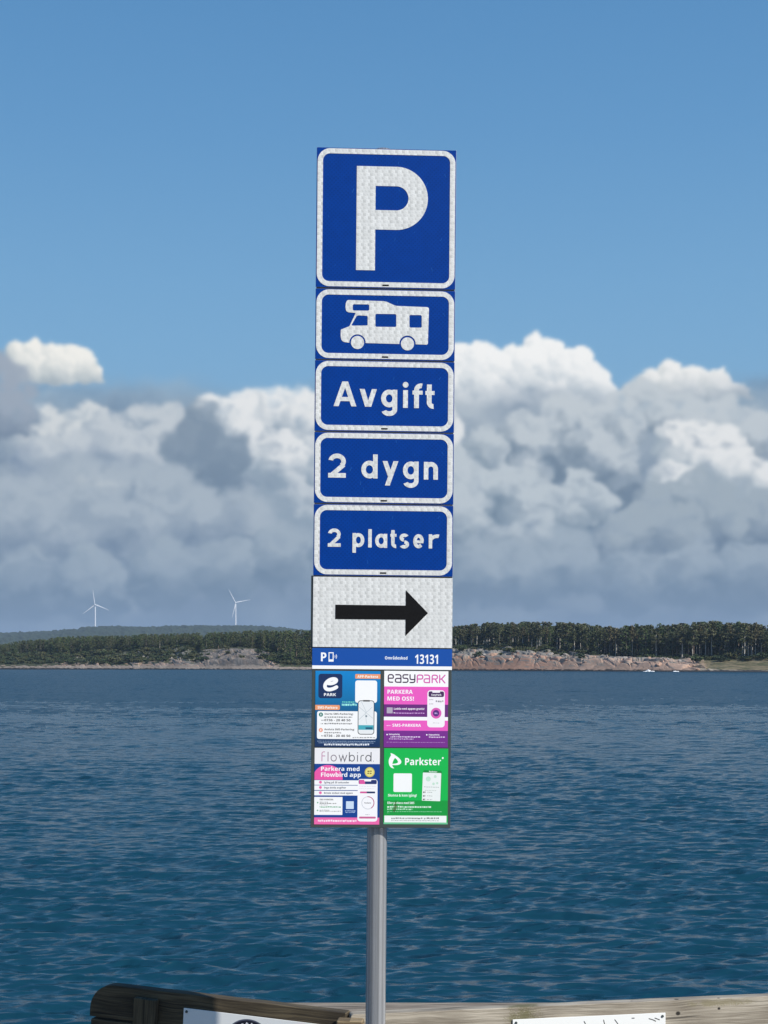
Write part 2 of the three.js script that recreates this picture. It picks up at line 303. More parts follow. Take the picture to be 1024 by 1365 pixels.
// bearings b are in units of 1/2050 to the right of 512
const shoreZ = (b) => F * RISE / (Math.max(888.2, 891 + 5 * b / 1024) - HORIZON);
const above = (y, z) => (HORIZON - y) / F * z + RISE;       // height over the water of what stands at that angle and distance
const SHORE = [[-500, 884, 872], [-60, 885, 874], [0, 885, 873], [100, 885, 872], [200, 884, 867], [230, 881, 861], [248, 880, 858], [264, 882, 868], [285, 880, 865], [312, 878, 862], [342, 879, 864.5], [368, 885, 871], [400, 887, 873], [420, 887, 874], [500, 884, 868], [605, 876, 863], [665, 876, 861.5], [720, 877, 866], [750, 878, 870], [800, 880, 875.5], [870, 882, 877.5], [930, 887, 878], [950, 890.5, 878], [1024, 892, 875.5], [1500, 890, 874]];
const field = (b) => ss(915, 965, b);
function ground(b, d) {
  const z = shoreZ(b), strip = above(lerpTable(SHORE, b, 1), z), base = above(lerpTable(SHORE, b, 2), z + 35), X = (b - 512) / F * z;
  let h = strip * ss(-1, mix(5, 10, field(b)), d) + (base - strip) * ss(5, 40, d);
  const right = ss(560, 600, b) * (1 - field(b)), crag = Math.max(right, Math.max(ss(215, 235, b), 0) * (1 - ss(360, 378, b)), 0.62 * ss(60, 90, b) * (1 - ss(225, 240, b)));
  const rough = (0.35 + 0.9 * crag) * ss(0, 6, d) * (1 - 0.9 * field(b)) * (1 - ss(45, 70, d));
  const wx = X + 3 * n2(X / 9, d / 9), wd = d + 3 * n2(X / 8 + 40, d / 8);
  // slabs split by joints
  let f1 = 1e9, f2 = 1e9; const cx = wx / 6.5 + wd / 14, cy = wd / 4.2 - wx / 30, ix = Math.floor(cx), iy = Math.floor(cy); let id = 0;
  for (let j = -1; j <= 1; j++) for (let i = -1; i <= 1; i++) {
    const hx = Math.sin((ix + i) * 127.1 + (iy + j) * 311.7) * 43758.5453, hy = Math.sin((ix + i) * 269.5 + (iy + j) * 183.3) * 43758.5453, px = ix + i + 0.5 + 0.42 * Math.sin(hx), py = iy + j + 0.5 + 0.42 * Math.sin(hy), q = Math.hypot(px - cx, py - cy);
    if (q < f1) { f2 = f1; f1 = q; id = Math.sin(hx * 0.37 + hy); } else if (q < f2) f2 = q;
  }
  const joint = 1 - ss(0, 0.16, f2 - f1), slab = ss(262, 285, b) * (1 - ss(345, 368, b));
  h += rough * (1 - 0.45 * slab) * (0.5 * id + 1.2 * fbm(wx / 14, wd / 9, 4, 2) + 0.22 * fbm(wx / 2.6, wd / 1.8, 3, 8) - 0.75 * joint);
  if (d < 0) h -= 0.5 * -d;
  return { slab, h: Math.max(h, d > 2 ? 0.15 : -2), crag, joint, id, X, z };
}
const spot = (b, d) => { const g = ground(b, d), z = g.z; return [g.X * (z + d) / z, WATER + g.h, -(z + d)]; };
{
  const bs = []; for (let b = -420; b < -50; b += 6) bs.push(b); for (let b = -50; b < 1080; b += 0.8) bs.push(b); for (let b = 1080; b < 1440; b += 6) bs.push(b);
  const ds = []; for (let d = -3; d < 9; d += 0.28) ds.push(d); for (let d = 9; d < 46; d += 0.75) ds.push(d); for (const d of [48, 54, 64, 80, 110, 160, 260]) ds.push(d);
  const C = bs.length, N = ds.length, pos = new Float32Array(C * N * 3), col = new Float32Array(C * N * 3), uv = new Float32Array(C * N * 2);
  for (let i = 0; i < C; i++) for (let j = 0; j < N; j++) {
    const b = bs[i], d = ds[j], g = ground(b, d), k = j * C + i, z = g.z, h = g.h;
    pos[k * 3] = g.X * (z + d) / z; pos[k * 3 + 1] = WATER + h; pos[k * 3 + 2] = -(z + d);
    uv[k * 2] = g.X / 5; uv[k * 2 + 1] = (d + h) / 5;
    const X = g.X, right = ss(540, 600, b), n = fbm(X / 7, d / 4 + h, 4, 5), m = fbm(X / 2.1, d * 0.8 + h * 1.3, 3, 15);
    // red granite below, grey lichen crust above (as patches with their own outline)
    const lich = ss(-0.06, 0.1, n * 0.9 + (h - mix(2.4, 4.6, right)) * 0.12 + m * 0.25), v = 1 + 0.35 * m + 0.16 * g.id;
    const hot = ss(590, 600, b) * (1 - ss(690, 760, b + n * 80)); let c = [mix(mix(0.38, 0.41, hot), 0.21, lich) * v, mix(mix(0.26, 0.235, hot), 0.195, lich) * v, mix(mix(0.195, 0.16, hot), 0.17, lich) * v];
    if (g.slab > 0.4 && h > 1.6) { const w = 1 + 0.5 * fbm(X / 1.3 + d * 0.2, d / 9, 3, 33); const t = ss(-0.1, 0.25, fbm(X / 4, d / 5, 3, 61)); c = [mix(0.17, 0.25, t) * v * w, mix(0.15, 0.195, t) * v * w, mix(0.13, 0.155, t) * v * w]; }
    if (right < 0.5 && h < 1.9 + n * 1.5) c = [0.38 * v, 0.3 * v, 0.235 * v];
    // heather, juniper and grass in the hollows and joints
    const veg = ss(0.02, 0.12, (1 - g.crag) * 0.5 - 0.08 + n * 0.7 + ss(20, 42, d) * 0.6 - ss(4, 0.5, d) * 0.7 + g.joint * 0.25 * ss(5, 9, d) - right * 0.3 * (1 - field(b)) - g.slab * 0.45 * (1 - ss(30, 36, d)));
    const gr = 0.8 + 0.5 * m, green = [0.075 * gr, 0.085 * gr, 0.035 * gr]; c = c.map((q, t) => mix(q, green[t], veg));
    const fld = field(b) * ss(3.5, 6, d + n * 4), straw = ss(-0.1, 0.15, n), gf = [mix(0.1, 0.25, straw) * gr, mix(0.1, 0.2, straw) * gr, mix(0.04, 0.11, straw) * gr]; c = c.map((q, t) => mix(q, gf[t], fld));
    if (field(b) > 0.3 && d < 5) c = [0.36 * v, 0.3 * v, 0.23 * v];
    // black algae band on the wet foot of the rock
    const wet = 1 - ss(0.35, 0.75, h + m * 0.5 + n * 0.3 + (right < 0.5 ? 0.15 : -0.1)); c = c.map((q) => mix(q, 0.022, wet));
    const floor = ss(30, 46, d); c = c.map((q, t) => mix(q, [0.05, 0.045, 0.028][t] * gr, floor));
    for (let t = 0; t < 3; t++) col[k * 3 + t] = Math.max(0.01, c[t]);
  }
  const idx = []; for (let j = 0; j < N - 1; j++) for (let i = 0; i < C - 1; i++) { const a = j * C + i, b = a + 1, d = a + C, e = d + 1; idx.push(a, b, d, b, e, d); }
  const g = new THREE.BufferGeometry(); g.setAttribute('position', new THREE.BufferAttribute(pos, 3)); g.setAttribute('uv', new THREE.BufferAttribute(uv, 2)); g.setAttribute('color', new THREE.BufferAttribute(col, 3)); g.setIndex(idx); g.computeVertexNormals();
  structure('rocky_shore', g, std({ vertexColors: true, roughness: 0.95 }));
}

// the wooded ridge far behind
{
  const RIDGE = [[-700, 846], [-100, 842], [0, 841], [60, 839], [100, 836], [116, 833.2], [150, 832.4], [200, 833], [240, 831.6], [300, 831.4], [345, 831.8], [370, 833.5], [400, 837], [440, 840], [560, 842], [700, 845], [1000, 848], [1700, 850]];
  const pos = [], col = [], idx = [], Z = 3400, C = 900, N = 56;
  for (let j = 0; j < N; j++) for (let i = 0; i < C; i++) {
    const b = -600 + i / (C - 1) * 2300, t = j / (N - 1), z = Z - 900 + t * 1300, crest = above(lerpTable(RIDGE, b, 1), Z) - 8;
    const tr = n2(i * 1.31 + 3.7 * j, j * 1.9), h = crest * Math.sin(Math.min(1, t * 1.44) * Math.PI / 2) * (t > 0.7 ? 1 - (t - 0.7) * 0.8 : 1) + Math.abs(tr) * 5 + 2 * n2(i * 0.25, j * 0.3);
    pos.push((b - 512) / F * z, WATER + (j ? h : -5), -z);
    const v = 1 + 0.35 * n2(i * 0.83 + 50 + 5.1 * j, j * 1.7); col.push(0.035 * v, 0.05 * v, 0.026 * v);
  }
  for (let j = 0; j < N - 1; j++) for (let i = 0; i < C - 1; i++) { const a = j * C + i, b = a + 1, d = a + C, e = d + 1; idx.push(a, b, d, b, e, d); }
  const g = new THREE.BufferGeometry(); g.setAttribute('position', new THREE.Float32BufferAttribute(pos, 3)); g.setAttribute('color', new THREE.Float32BufferAttribute(col, 3)); g.setIndex(idx); g.computeVertexNormals();
  structure('hill', g, std({ vertexColors: true, roughness: 1 }));
}
console.log('shore done');

// ---------------------------------------------------------------- wind turbines on the ridge
{
  const white = std({ color: rgb(0.82, 0.83, 0.84), roughness: 0.5 });
  const turbine = (b, yHub, angles, label, yaw) => {
    const Z = 5200, s = Z / F, hub = above(yHub, Z), X = (b - 512) / F * Z;
    const t = thing('wind_turbine', label, 'wind turbine', [X, WATER, -Z], 'wind turbines on the far ridge');
    const H = hub;
    part('tower', new THREE.LatheGeometry([[2.7, 0], [2.5, H * 0.3], [2.1, H * 0.7], [1.7, H - 1.5], [0.01, H - 1.4]].map((p) => new THREE.Vector2(...p)), 16), white, t);
    const nac = part('nacelle', new RoundedBoxGeometry(4, 4.2, 11, 3, 1.2), white, t); nac.position.set(0, H, -2.5);
    const rotor = new THREE.Group(); rotor.name = 'rotor'; rotor.position.set(0, H, 4.6); t.add(rotor);
    part('hub', new THREE.SphereGeometry(2.3, 16, 12).scale(1, 1, 1.3), white, rotor);
    const LEN = 19.5 * s;
    const sh = []; for (let i = 0; i <= 14; i++) { const q = i / 14, y = 1.5 + q * LEN, c = q < 0.18 ? mix(1.0, 1.7, ss(0, 0.18, q)) : mix(1.7, 0.3, (q - 0.18) / 0.82), th = mix(1.2, 0.12, Math.pow(q, 0.5)); sh.push([y, c, th, mix(0.32, 0.02, q)]); }
    const pos = [], idx = [], M = 8; sh.forEach(([y, c, th, tw]) => { for (let k = 0; k < M; k++) { const a = k / M * 6.283, x = Math.cos(a) * c - c * 0.35, z = Math.sin(a) * th; pos.push(x * Math.cos(tw) - z * Math.sin(tw), y, x * Math.sin(tw) + z * Math.cos(tw)); } });
    for (let i = 0; i < sh.length - 1; i++) for (let k = 0; k < M; k++) { const a = i * M + k, b2 = i * M + (k + 1) % M; idx.push(a, b2, a + M, b2, b2 + M, a + M); }
    const bg = new THREE.BufferGeometry(); bg.setAttribute('position', new THREE.Float32BufferAttribute(pos, 3)); bg.setIndex(idx); bg.computeVertexNormals();
    for (const a of angles) { const bl = part('blade', bg, white, rotor); bl.rotation.z = (a - 90) * Math.PI / 180; }
    rotor.rotation.y = yaw; 
  };
  turbine(127, 806, [98, 218, 338], 'white wind turbine with one blade pointing straight up above the wooded ridge', 0.1);
  turbine(314.3, 803.5, [117, 237 + 20, 12], 'white wind turbine with blades leaning left and right, one hidden against its tower', 0.1);
}

// ---------------------------------------------------------------- trees
function crownGeometry(R, lobes, count, size, tint, squash = 0.7, per = 4) {
  const pos = [], col = [], nor = [], v = new THREE.Vector3(), n = new THREE.Vector3(), a = new THREE.Vector3(), b = new THREE.Vector3();
  const total = lobes.reduce((s, l) => s + l[3] * l[3], 0);
  for (const [lx, ly, lz, lr] of lobes) {
    const m = Math.max(4, Math.round(count * lr * lr / total));
    for (let i = 0; i < m; i++) {
      v.set(R() * 2 - 1, R() * 2 - 1, R() * 2 - 1).normalize(); const q = lr * Math.pow(R(), 0.45); v.multiplyScalar(q); v.y *= squash;
      const tone = 0.7 + R() * 0.6, cx = lx + v.x, cy = ly + v.y, cz = lz + v.z;
      for (let k = 0; k < per; k++) {
        n.set(R() - 0.5, R() - 0.2, R() - 0.5).normalize(); a.set(R() - 0.5, R() - 0.5, R() - 0.5).cross(n).normalize(); b.crossVectors(n, a);
        const s = size * (0.5 + R() * 0.8), ox = (R() - 0.5) * size, oy = (R() - 0.5) * size * 0.7, oz = (R() - 0.5) * size;
        for (let t = 0; t < 3; t++) { const an = t * 2.094 + R() * 0.9, ca = Math.cos(an) * s, sa = Math.sin(an) * s * 0.7; pos.push(cx + ox + a.x * ca + b.x * sa, cy + oy + a.y * ca + b.y * sa, cz + oz + a.z * ca + b.z * sa); col.push(tint[0] * tone, tint[1] * tone, tint[2] * tone * (0.8 + 0.4 * R())); nor.push(n.x, n.y, n.z); }
      }
    }
  }
  const g = new THREE.BufferGeometry(); g.setAttribute('position', new THREE.Float32BufferAttribute(pos, 3)); g.setAttribute('color', new THREE.Float32BufferAttribute(col, 3)); g.setAttribute('normal', new THREE.Float32BufferAttribute(nor, 3)); return g;
}
function limb(pts, radii, sides = 6) {
  const pos = [], idx = []; const n = pts.length;
  pts.forEach((p, i) => { for (let k = 0; k < sides; k++) { const a = k / sides * 6.283; pos.push(p[0] + Math.cos(a) * radii[i], p[1], p[2] + Math.sin(a) * radii[i]); } });
  for (let i = 0; i < n - 1; i++) for (let k = 0; k < sides; k++) { const a = i * sides + k, b = i * sides + (k + 1) % sides; idx.push(a, a + sides, b, b, a + sides, b + sides); }
  const g = new THREE.BufferGeometry(); g.setAttribute('position', new THREE.Float32BufferAttribute(pos, 3)); g.setIndex(idx); g.computeVertexNormals(); return g;
}
const leafMat = std({ vertexColors: true, roughness: 0.9 });
const bark = { pine: std({ color: rgb(0.2, 0.15, 0.115), roughness: 1 }), pale: std({ color: rgb(0.5, 0.46, 0.4), roughness: 0.95 }), grey: std({ color: rgb(0.15, 0.13, 0.11), roughness: 1 }) };
// unit trees, 10 m tall
const KINDS = [];
function treeKind(seed, kind) {
  const R = rng(seed), H = 10, bend = (R() - 0.5) * 0.8, lean = (R() - 0.5) * 0.7, at = (y) => [lean * y / H + bend * Math.sin(y / H * 3.1), y, (R() - 0.5) * 0.1];
  const pts = [0, 1.5, 3.5, 5.5, 7.5, 9.3].map(at), thick = kind === 'birch' ? 0.13 : kind === 'pine' ? 0.15 : 0.18, tr = [limb(pts, [1.2, 1, 0.85, 0.7, 0.45, 0.1].map((q) => q * thick))];
  const lobes = [];
  if (kind === 'pine') {
    const from = 3.6 + R() * 1.8, n = 10 + Math.floor(R() * 3);
    for (let i = 0; i < n; i++) { const q = i / (n - 1), y = from + q * (9.4 - from), p = at(y), a = i * 2.4 + R(), rr = mix(1.0, 0.15, q * q); lobes.push([p[0] + Math.cos(a) * rr, y, p[2] + Math.sin(a) * rr, mix(0.95, 0.6, q) * (0.75 + R() * 0.5)]); tr.push(limb([p, [p[0] + Math.cos(a) * rr, y + 0.3, p[2] + Math.sin(a) * rr]], [0.07, 0.03], 4)); }
    for (let i = 0; i < 5; i++) { const y = 2 + R() * 2.5, p = at(y), a = R() * 6.28, l = 0.5 + R() * 0.8; tr.push(limb([p, [p[0] + Math.cos(a) * l, y + 0.1, p[2] + Math.sin(a) * l]], [0.05, 0.015], 4)); }
  } else if (kind === 'birch') {
    const from = 4.4 + R() * 1.2, n = 11;
    for (let i = 0; i < n; i++) { const q = i / (n - 1), y = from + q * (9.5 - from), p = at(y), a = i * 2.4 + R(), rr = mix(0.8, 0.1, q); lobes.push([p[0] + Math.cos(a) * rr, y, p[2] + Math.sin(a) * rr, mix(0.8, 0.5, q) * (0.8 + R() * 0.4)]); tr.push(limb([p, [p[0] + Math.cos(a) * rr, y + 0.6, p[2] + Math.sin(a) * rr]], [0.06, 0.02], 4)); }
  } else if (kind === 'spruce') {
    for (let i = 0; i < 9; i++) { const q = i / 8, y = 1.2 + q * 8.4, p = at(y); for (let k = 0; k < 3; k++) { const a = k * 2.09 + i, rr = mix(1.1, 0, q); lobes.push([p[0] + Math.cos(a) * rr, y - 0.2, p[2] + Math.sin(a) * rr, mix(0.7, 0.25, q)]); } }
  } else {   // broad bushy tree, leafy to the ground
    const n = 16; for (let i = 0; i < n; i++) { const q = i / (n - 1), y = 1.2 + q * 8.1, a = i * 2.4 + R(), w = 1.9 * Math.sin(Math.PI * (0.2 + 0.75 * q)), rr = w * (0.4 + 0.5 * R()); lobes.push([Math.cos(a) * rr, y, Math.sin(a) * rr, 1.15 - 0.4 * q]); }
  }
  const tint = { pine: [0.08, 0.092, 0.04], birch: [0.11, 0.118, 0.045], spruce: [0.046, 0.062, 0.033], broad: [0.092, 0.105, 0.042] }[kind], t2 = tint.map((x) => x * (0.85 + R() * 0.3));
  KINDS.push({ kind, trunk: mergeGeometries(tr.map((g) => { g = g.toNonIndexed(); return g; })), crown: crownGeometry(R, lobes, kind === 'broad' ? 280 : 250, 0.28, t2, kind === 'broad' ? 0.85 : 0.62), bark: kind === 'birch' ? bark.pale : kind === 'pine' ? (R() > 0.5 ? bark.pine : bark.pale) : bark.grey });
}
for (let i = 0; i < 5; i++) treeKind(100 + i, 'pine');
for (let i = 0; i < 3; i++) treeKind(200 + i, 'birch');
for (let i = 0; i < 2; i++) treeKind(300 + i, 'spruce');
for (let i = 0; i < 4; i++) treeKind(400 + i, 'broad');
const TREETOP = [[-500, 856], [0, 857], [40, 851], [100, 846], [150, 845.5], [210, 843], [300, 840.5], [345, 838], [390, 838], [440, 838], [520, 834], [605, 832], [655, 828], [715, 826.5], [770, 828], [800, 832], [830, 833], [850, 831], [905, 829], [955, 825.5], [990, 828], [1024, 831], [1500, 832]];
const WHAT = { pine: ['pine_tree', 'pine tree'], birch: ['birch_tree', 'birch tree'], spruce: ['spruce_tree', 'spruce tree'], broad: ['leafy_tree', 'leafy tree'] };
const LABEL = {
  pine: ['slender bare-stemmed pine tree in the wood above the grey and pink rocks', 'dark green pine tree in the low wood behind the scrubby pale shore'],
  birch: ['pale-stemmed tree with a thin high crown in the wood above the pink rocks', 'pale-stemmed tree with a thin crown in the low wood behind the scrubby shore'],
  spruce: ['narrow dark spruce tree in the wood above the grey and pink rocks', 'narrow dark spruce tree in the low wood behind the scrubby pale shore'],
  broad: ['bushy broad green tree in the wood above the grey and pink rocks', 'bushy broad green tree in the low wood behind the scrubby pale shore'],
};
{
  const dark = [0, 1, 2, 3, 4].filter((k) => KINDS[k].bark !== bark.pale); if (!dark.length) dark.push(0);
  const R = rng(4242), protos = KINDS.map((k) => { const g = new THREE.Group(); part('trunk', k.trunk, k.bark, g); part('crown', k.crown, leafMat, g); return g; });
  const pick = (right) => { const q = R(); return right ? (q < 0.5 ? Math.floor(R() * 5) : q < 0.82 ? 5 + Math.floor(R() * 3) : q < 0.9 ? 8 + Math.floor(R() * 2) : 10 + Math.floor(R() * 4)) : (q < 0.16 ? dark[Math.floor(R() * dark.length)] : q < 0.18 ? 5 + Math.floor(R() * 3) : q < 0.32 ? 8 + Math.floor(R() * 2) : 10 + Math.floor(R() * 4)); };
  const height = (b, z, y0) => Math.max(5, (above(lerpTable(TREETOP, b, 1), z) - y0 - 0.4) * (0.7 + 0.36 * Math.pow(R(), 0.8)));
  const count = {};
  for (let i = 0; i < 330; i++) {
    const right = i % 2 === 0, b = right ? 600 + ((i / 2 * 61.8034 + R() * 4) % 436) : -12 + ((i / 2 * 61.8034 * 0.97 + R() * 5) % 436);
    const nearRow = R() < 0.55, d = right ? (nearRow ? 34 + R() * 7 : 41 + R() * 12) : (b > 372 && R() < 0.5 ? 12 + R() * 22 : nearRow ? 36 + R() * 6 : 42 + R() * 14), p = spot(b, d), k = pick(right), kind = KINDS[k].kind;
    const h = height(b, -p[2], p[1] - WATER) * (d < 30 ? 0.75 : 1) * (right ? 1 : 0.97);
    const o = protos[k].clone(); o.name = numbered(WHAT[kind][0]); o.position.set(p[0], p[1] - 0.15, p[2]); o.rotation.y = R() * 6.283; const wide = h / 10 * (0.95 + R() * 0.35) * (h < 9 ? 1.15 : 1); o.scale.set(wide, h / 10, wide);
    tag(o, LABEL[kind][right ? 0 : 1], WHAT[kind][1], right ? 'trees of the wood above the pink rocks' : 'trees of the low wood behind the scrubby shore'); scene.add(o);
  }
  // the depth of the wood behind them, and what lies outside the frame
  const back = KINDS.map(() => []), M = new THREE.Matrix4(), Q = new THREE.Quaternion(), Y = new THREE.Vector3(0, 1, 0);
  for (let i = 0; i < 2600; i++) {
    const b = -400 + R() * 1830, inFrame = b > -15 && b < 1040, d = (inFrame ? 52 : 34) + Math.pow(R(), 1.4) * (inFrame ? 60 : 70), p = spot(b, Math.min(d, 250)), k = pick(b > 470);
    const h = height(b, -p[2], p[1] - WATER) * 0.97, w = h / 10 * (1.1 + R() * 0.4);
    back[k].push(M.compose(new THREE.Vector3(p[0], p[1] - 0.2, p[2]), Q.setFromAxisAngle(Y, R() * 6.283), new THREE.Vector3(w, h / 10, w)).clone());
  }
  // saplings and undergrowth at the foot of the trees
  for (let i = 0; i < 900; i++) { const b = -20 + R() * 1065, d = 40 + R() * 25, p = spot(b, d), h = 1.8 + R() * 3.2; back[10 + i % 4].push(M.compose(new THREE.Vector3(p[0], p[1] - 0.6, p[2]), Q.setFromAxisAngle(Y, R() * 6.283), new THREE.Vector3(h / 7, h / 10, h / 7)).clone()); }
  KINDS.forEach((k, i) => {
    const mk = (geo, mat, nm) => { const m = new THREE.InstancedMesh(geo, mat, back[i].length); back[i].forEach((q, j) => m.setMatrixAt(j, q)); m.name = numbered(nm); m.userData.kind = 'stuff'; m.userData.label = 'dense mass of the far woods seen between the front trees'; m.userData.category = 'woodland'; m.castShadow = m.receiveShadow = true; scene.add(m); };
    mk(mergeGeometries([k.crown, (() => { const g = k.trunk.clone(); const c = new Float32Array(g.attributes.position.count * 3); for (let j = 0; j < c.length; j += 3) { c[j] = k.bark.color.r; c[j + 1] = k.bark.color.g; c[j + 2] = k.bark.color.b; } g.setAttribute('color', new THREE.BufferAttribute(c, 3)); g.deleteAttribute('uv'); return g; })()]), leafMat, 'woodland');
  });
  // shrubs on the open ground
  const bushes = [0, 1, 2].map((s) => { const Q2 = rng(60 + s), l = []; for (let i = 0; i < 6; i++) l.push([(Q2() - 0.5) * 1.3, 0.45 + Q2() * 0.5, (Q2() - 0.5) * 1.3, 0.55]); return crownGeometry(Q2, l, 60, 0.24, [[0.06, 0.085, 0.03], [0.045, 0.068, 0.03], [0.085, 0.09, 0.035]][s], 0.8); });
  const stems = limb([[0, -0.2, 0], [0.05, 0.3, 0], [0, 0.7, 0.05]], [0.08, 0.06, 0.03]).toNonIndexed();
  for (let i = 0; i < 120; i++) {
    let b, d; do { b = i < 105 ? -10 + R() * 436 : 600 + R() * 430; d = 8 + R() * 26; } while ((ground(b, d).crag > 0.7 && R() < 0.93) || (field(b) > 0.3 && (d < 24 || R() < 0.7)));
    const p = spot(b, d), s = 0.8 + R() * 1.5, left = b < 500, g = thing('shrub', left ? 'low green shrub on the scrubby shore below the leafy wood' : 'low green shrub on the rocks and grass below the bare-stemmed wood', 'shrub', p, left ? 'shrubs on the scrubby shore' : 'shrubs below the bare-stemmed wood');
    g.scale.set(s * 1.3, s, s * 1.3); g.rotation.y = R() * 6.28; part('foliage', bushes[i % 3], leafMat, g); part('stem', stems, bark.grey, g);
  }
  const low = [[], [], []];
  for (let i = 0; i < 2600; i++) { const b = -20 + R() * 456, d = 6 + R() * 32, g = ground(b, d); if (g.slab > 0.5 ? R() < 0.97 : g.crag > 0.5 ? R() < 0.62 : n2(g.X / 12, d / 7) < -0.15) continue; const p = spot(b, d), s = 0.5 + R() * 1.1; low[i % 3].push(M.compose(new THREE.Vector3(...p), Q.setFromAxisAngle(Y, R() * 6.28), new THREE.Vector3(s * 1.3, s, s * 1.3)).clone()); }
  for (let i = 0; i < 420; i++) { const b = 600 + R() * 440, d = 27 + R() * 14, p = spot(b, d), s = 0.4 + R() * 0.9; low[i % 3].push(M.compose(new THREE.Vector3(...p), Q.setFromAxisAngle(Y, R() * 6.28), new THREE.Vector3(s * 1.4, s, s * 1.4)).clone()); }
  low.forEach((l, i) => { const m = new THREE.InstancedMesh(bushes[i], leafMat, l.length); l.forEach((q, j) => m.setMatrixAt(j, q)); m.name = numbered('undergrowth'); m.userData.kind = 'stuff'; m.userData.label = 'low green scrub covering the far shore'; m.userData.category = 'undergrowth'; m.castShadow = m.receiveShadow = true; scene.add(m); });
}
// boulders along the foot of the rocks and on the slope
{
  const R = rng(808), shapes = [0, 1, 2].map((s) => { const g = new THREE.IcosahedronGeometry(1, 3), p = g.attributes.position; for (let i = 0; i < p.count; i++) { const v = new THREE.Vector3().fromBufferAttribute(p, i), k = 1 + 0.28 * n3(v.x * 1.2 + s * 9, v.y * 1.2, v.z * 1.2) + 0.1 * n3(v.x * 3, v.y * 3 + s * 5, v.z * 3); p.setXYZ(i, v.x * k * 1.3, v.y * k * 0.8, v.z * k); } g.computeVertexNormals(); return g; });
  const mats = [[std({ color: rgb(0.34, 0.31, 0.28), roughness: 1 }), 'grey'], [std({ color: rgb(0.45, 0.29, 0.21), roughness: 1 }), 'pink']];
  for (let i = 0; i < 70; i++) {
    const left = i < 34, b = left ? 70 + R() * 160 : 606 + R() * 330, d = left ? 10 + R() * 24 : 2 + R() * 26, p = spot(b, d), s = 0.35 + R() * R() * 1.1, m = left || d > 14 ? 0 : 1;
    const o = part(numbered('boulder'), shapes[i % 3], mats[m][0], scene); o.position.set(p[0], p[1] + s * 0.15, p[2]); o.rotation.set(R() * 0.5, R() * 6.28, R() * 0.5); o.scale.set(s * 1.3, s * 0.75, s);
    tag(o, left ? 'grey boulder among the green scrub on the far shore' : m ? 'pink granite boulder near the waterline of the red rocks' : 'grey boulder on the upper rocks below the bare-stemmed wood', 'boulder', left ? 'boulders in the scrub' : m ? 'pink boulders by the water' : 'grey boulders on the upper rocks');
  }
  // surf breaking on the point
  const foam = std({ color: rgb(0.86, 0.88, 0.9), roughness: 0.9 });
  const surf = (b, w, h, label) => {
    const z = shoreZ(b) - 3, gs = []; const n = 240; for (let i = 0; i < n; i++) { const q = (i / (n - 1) - 0.5) * 2, g = new THREE.IcosahedronGeometry(0.06 + R() * R() * 0.26, 1); const hh = h * Math.exp(-(q + 0.15) * (q + 0.15) * 14) * (0.25 + R() * R() * 1.1); g.translate(q * w / 2 + (R() - 0.5) * 0.5, R() * hh, (R() - 0.5) * 1.2); gs.push(g); }
    const o = part(numbered('breaking_wave'), mergeGeometries(gs), foam, scene); o.position.set((b - 512) / F * z, WATER, -z); tag(o, label, 'breaking wave');
  };
  surf(865, 3.8, 1.0, 'white spray of a wave breaking against the rocky point');
  surf(901, 1.6, 0.2, 'small white curl of foam beside the rocky point near the grassy bank');
}
console.log('woods done');
// ---------------------------------------------------------------- the sign post
const PX = 1 / 463.75, ROLL = 0.5 * Math.PI / 180, YAW = 2.6 * Math.PI / 180;
// a point of the photograph's sign plane to the post's own axes (metres; y from eye level)
const loc = (x, y) => { const dx = x - 512, dy = HORIZON - y, c = Math.cos(ROLL), s = Math.sin(ROLL); return [(dx * c - dy * s) * PX, (dy * c + dx * s) * PX]; };
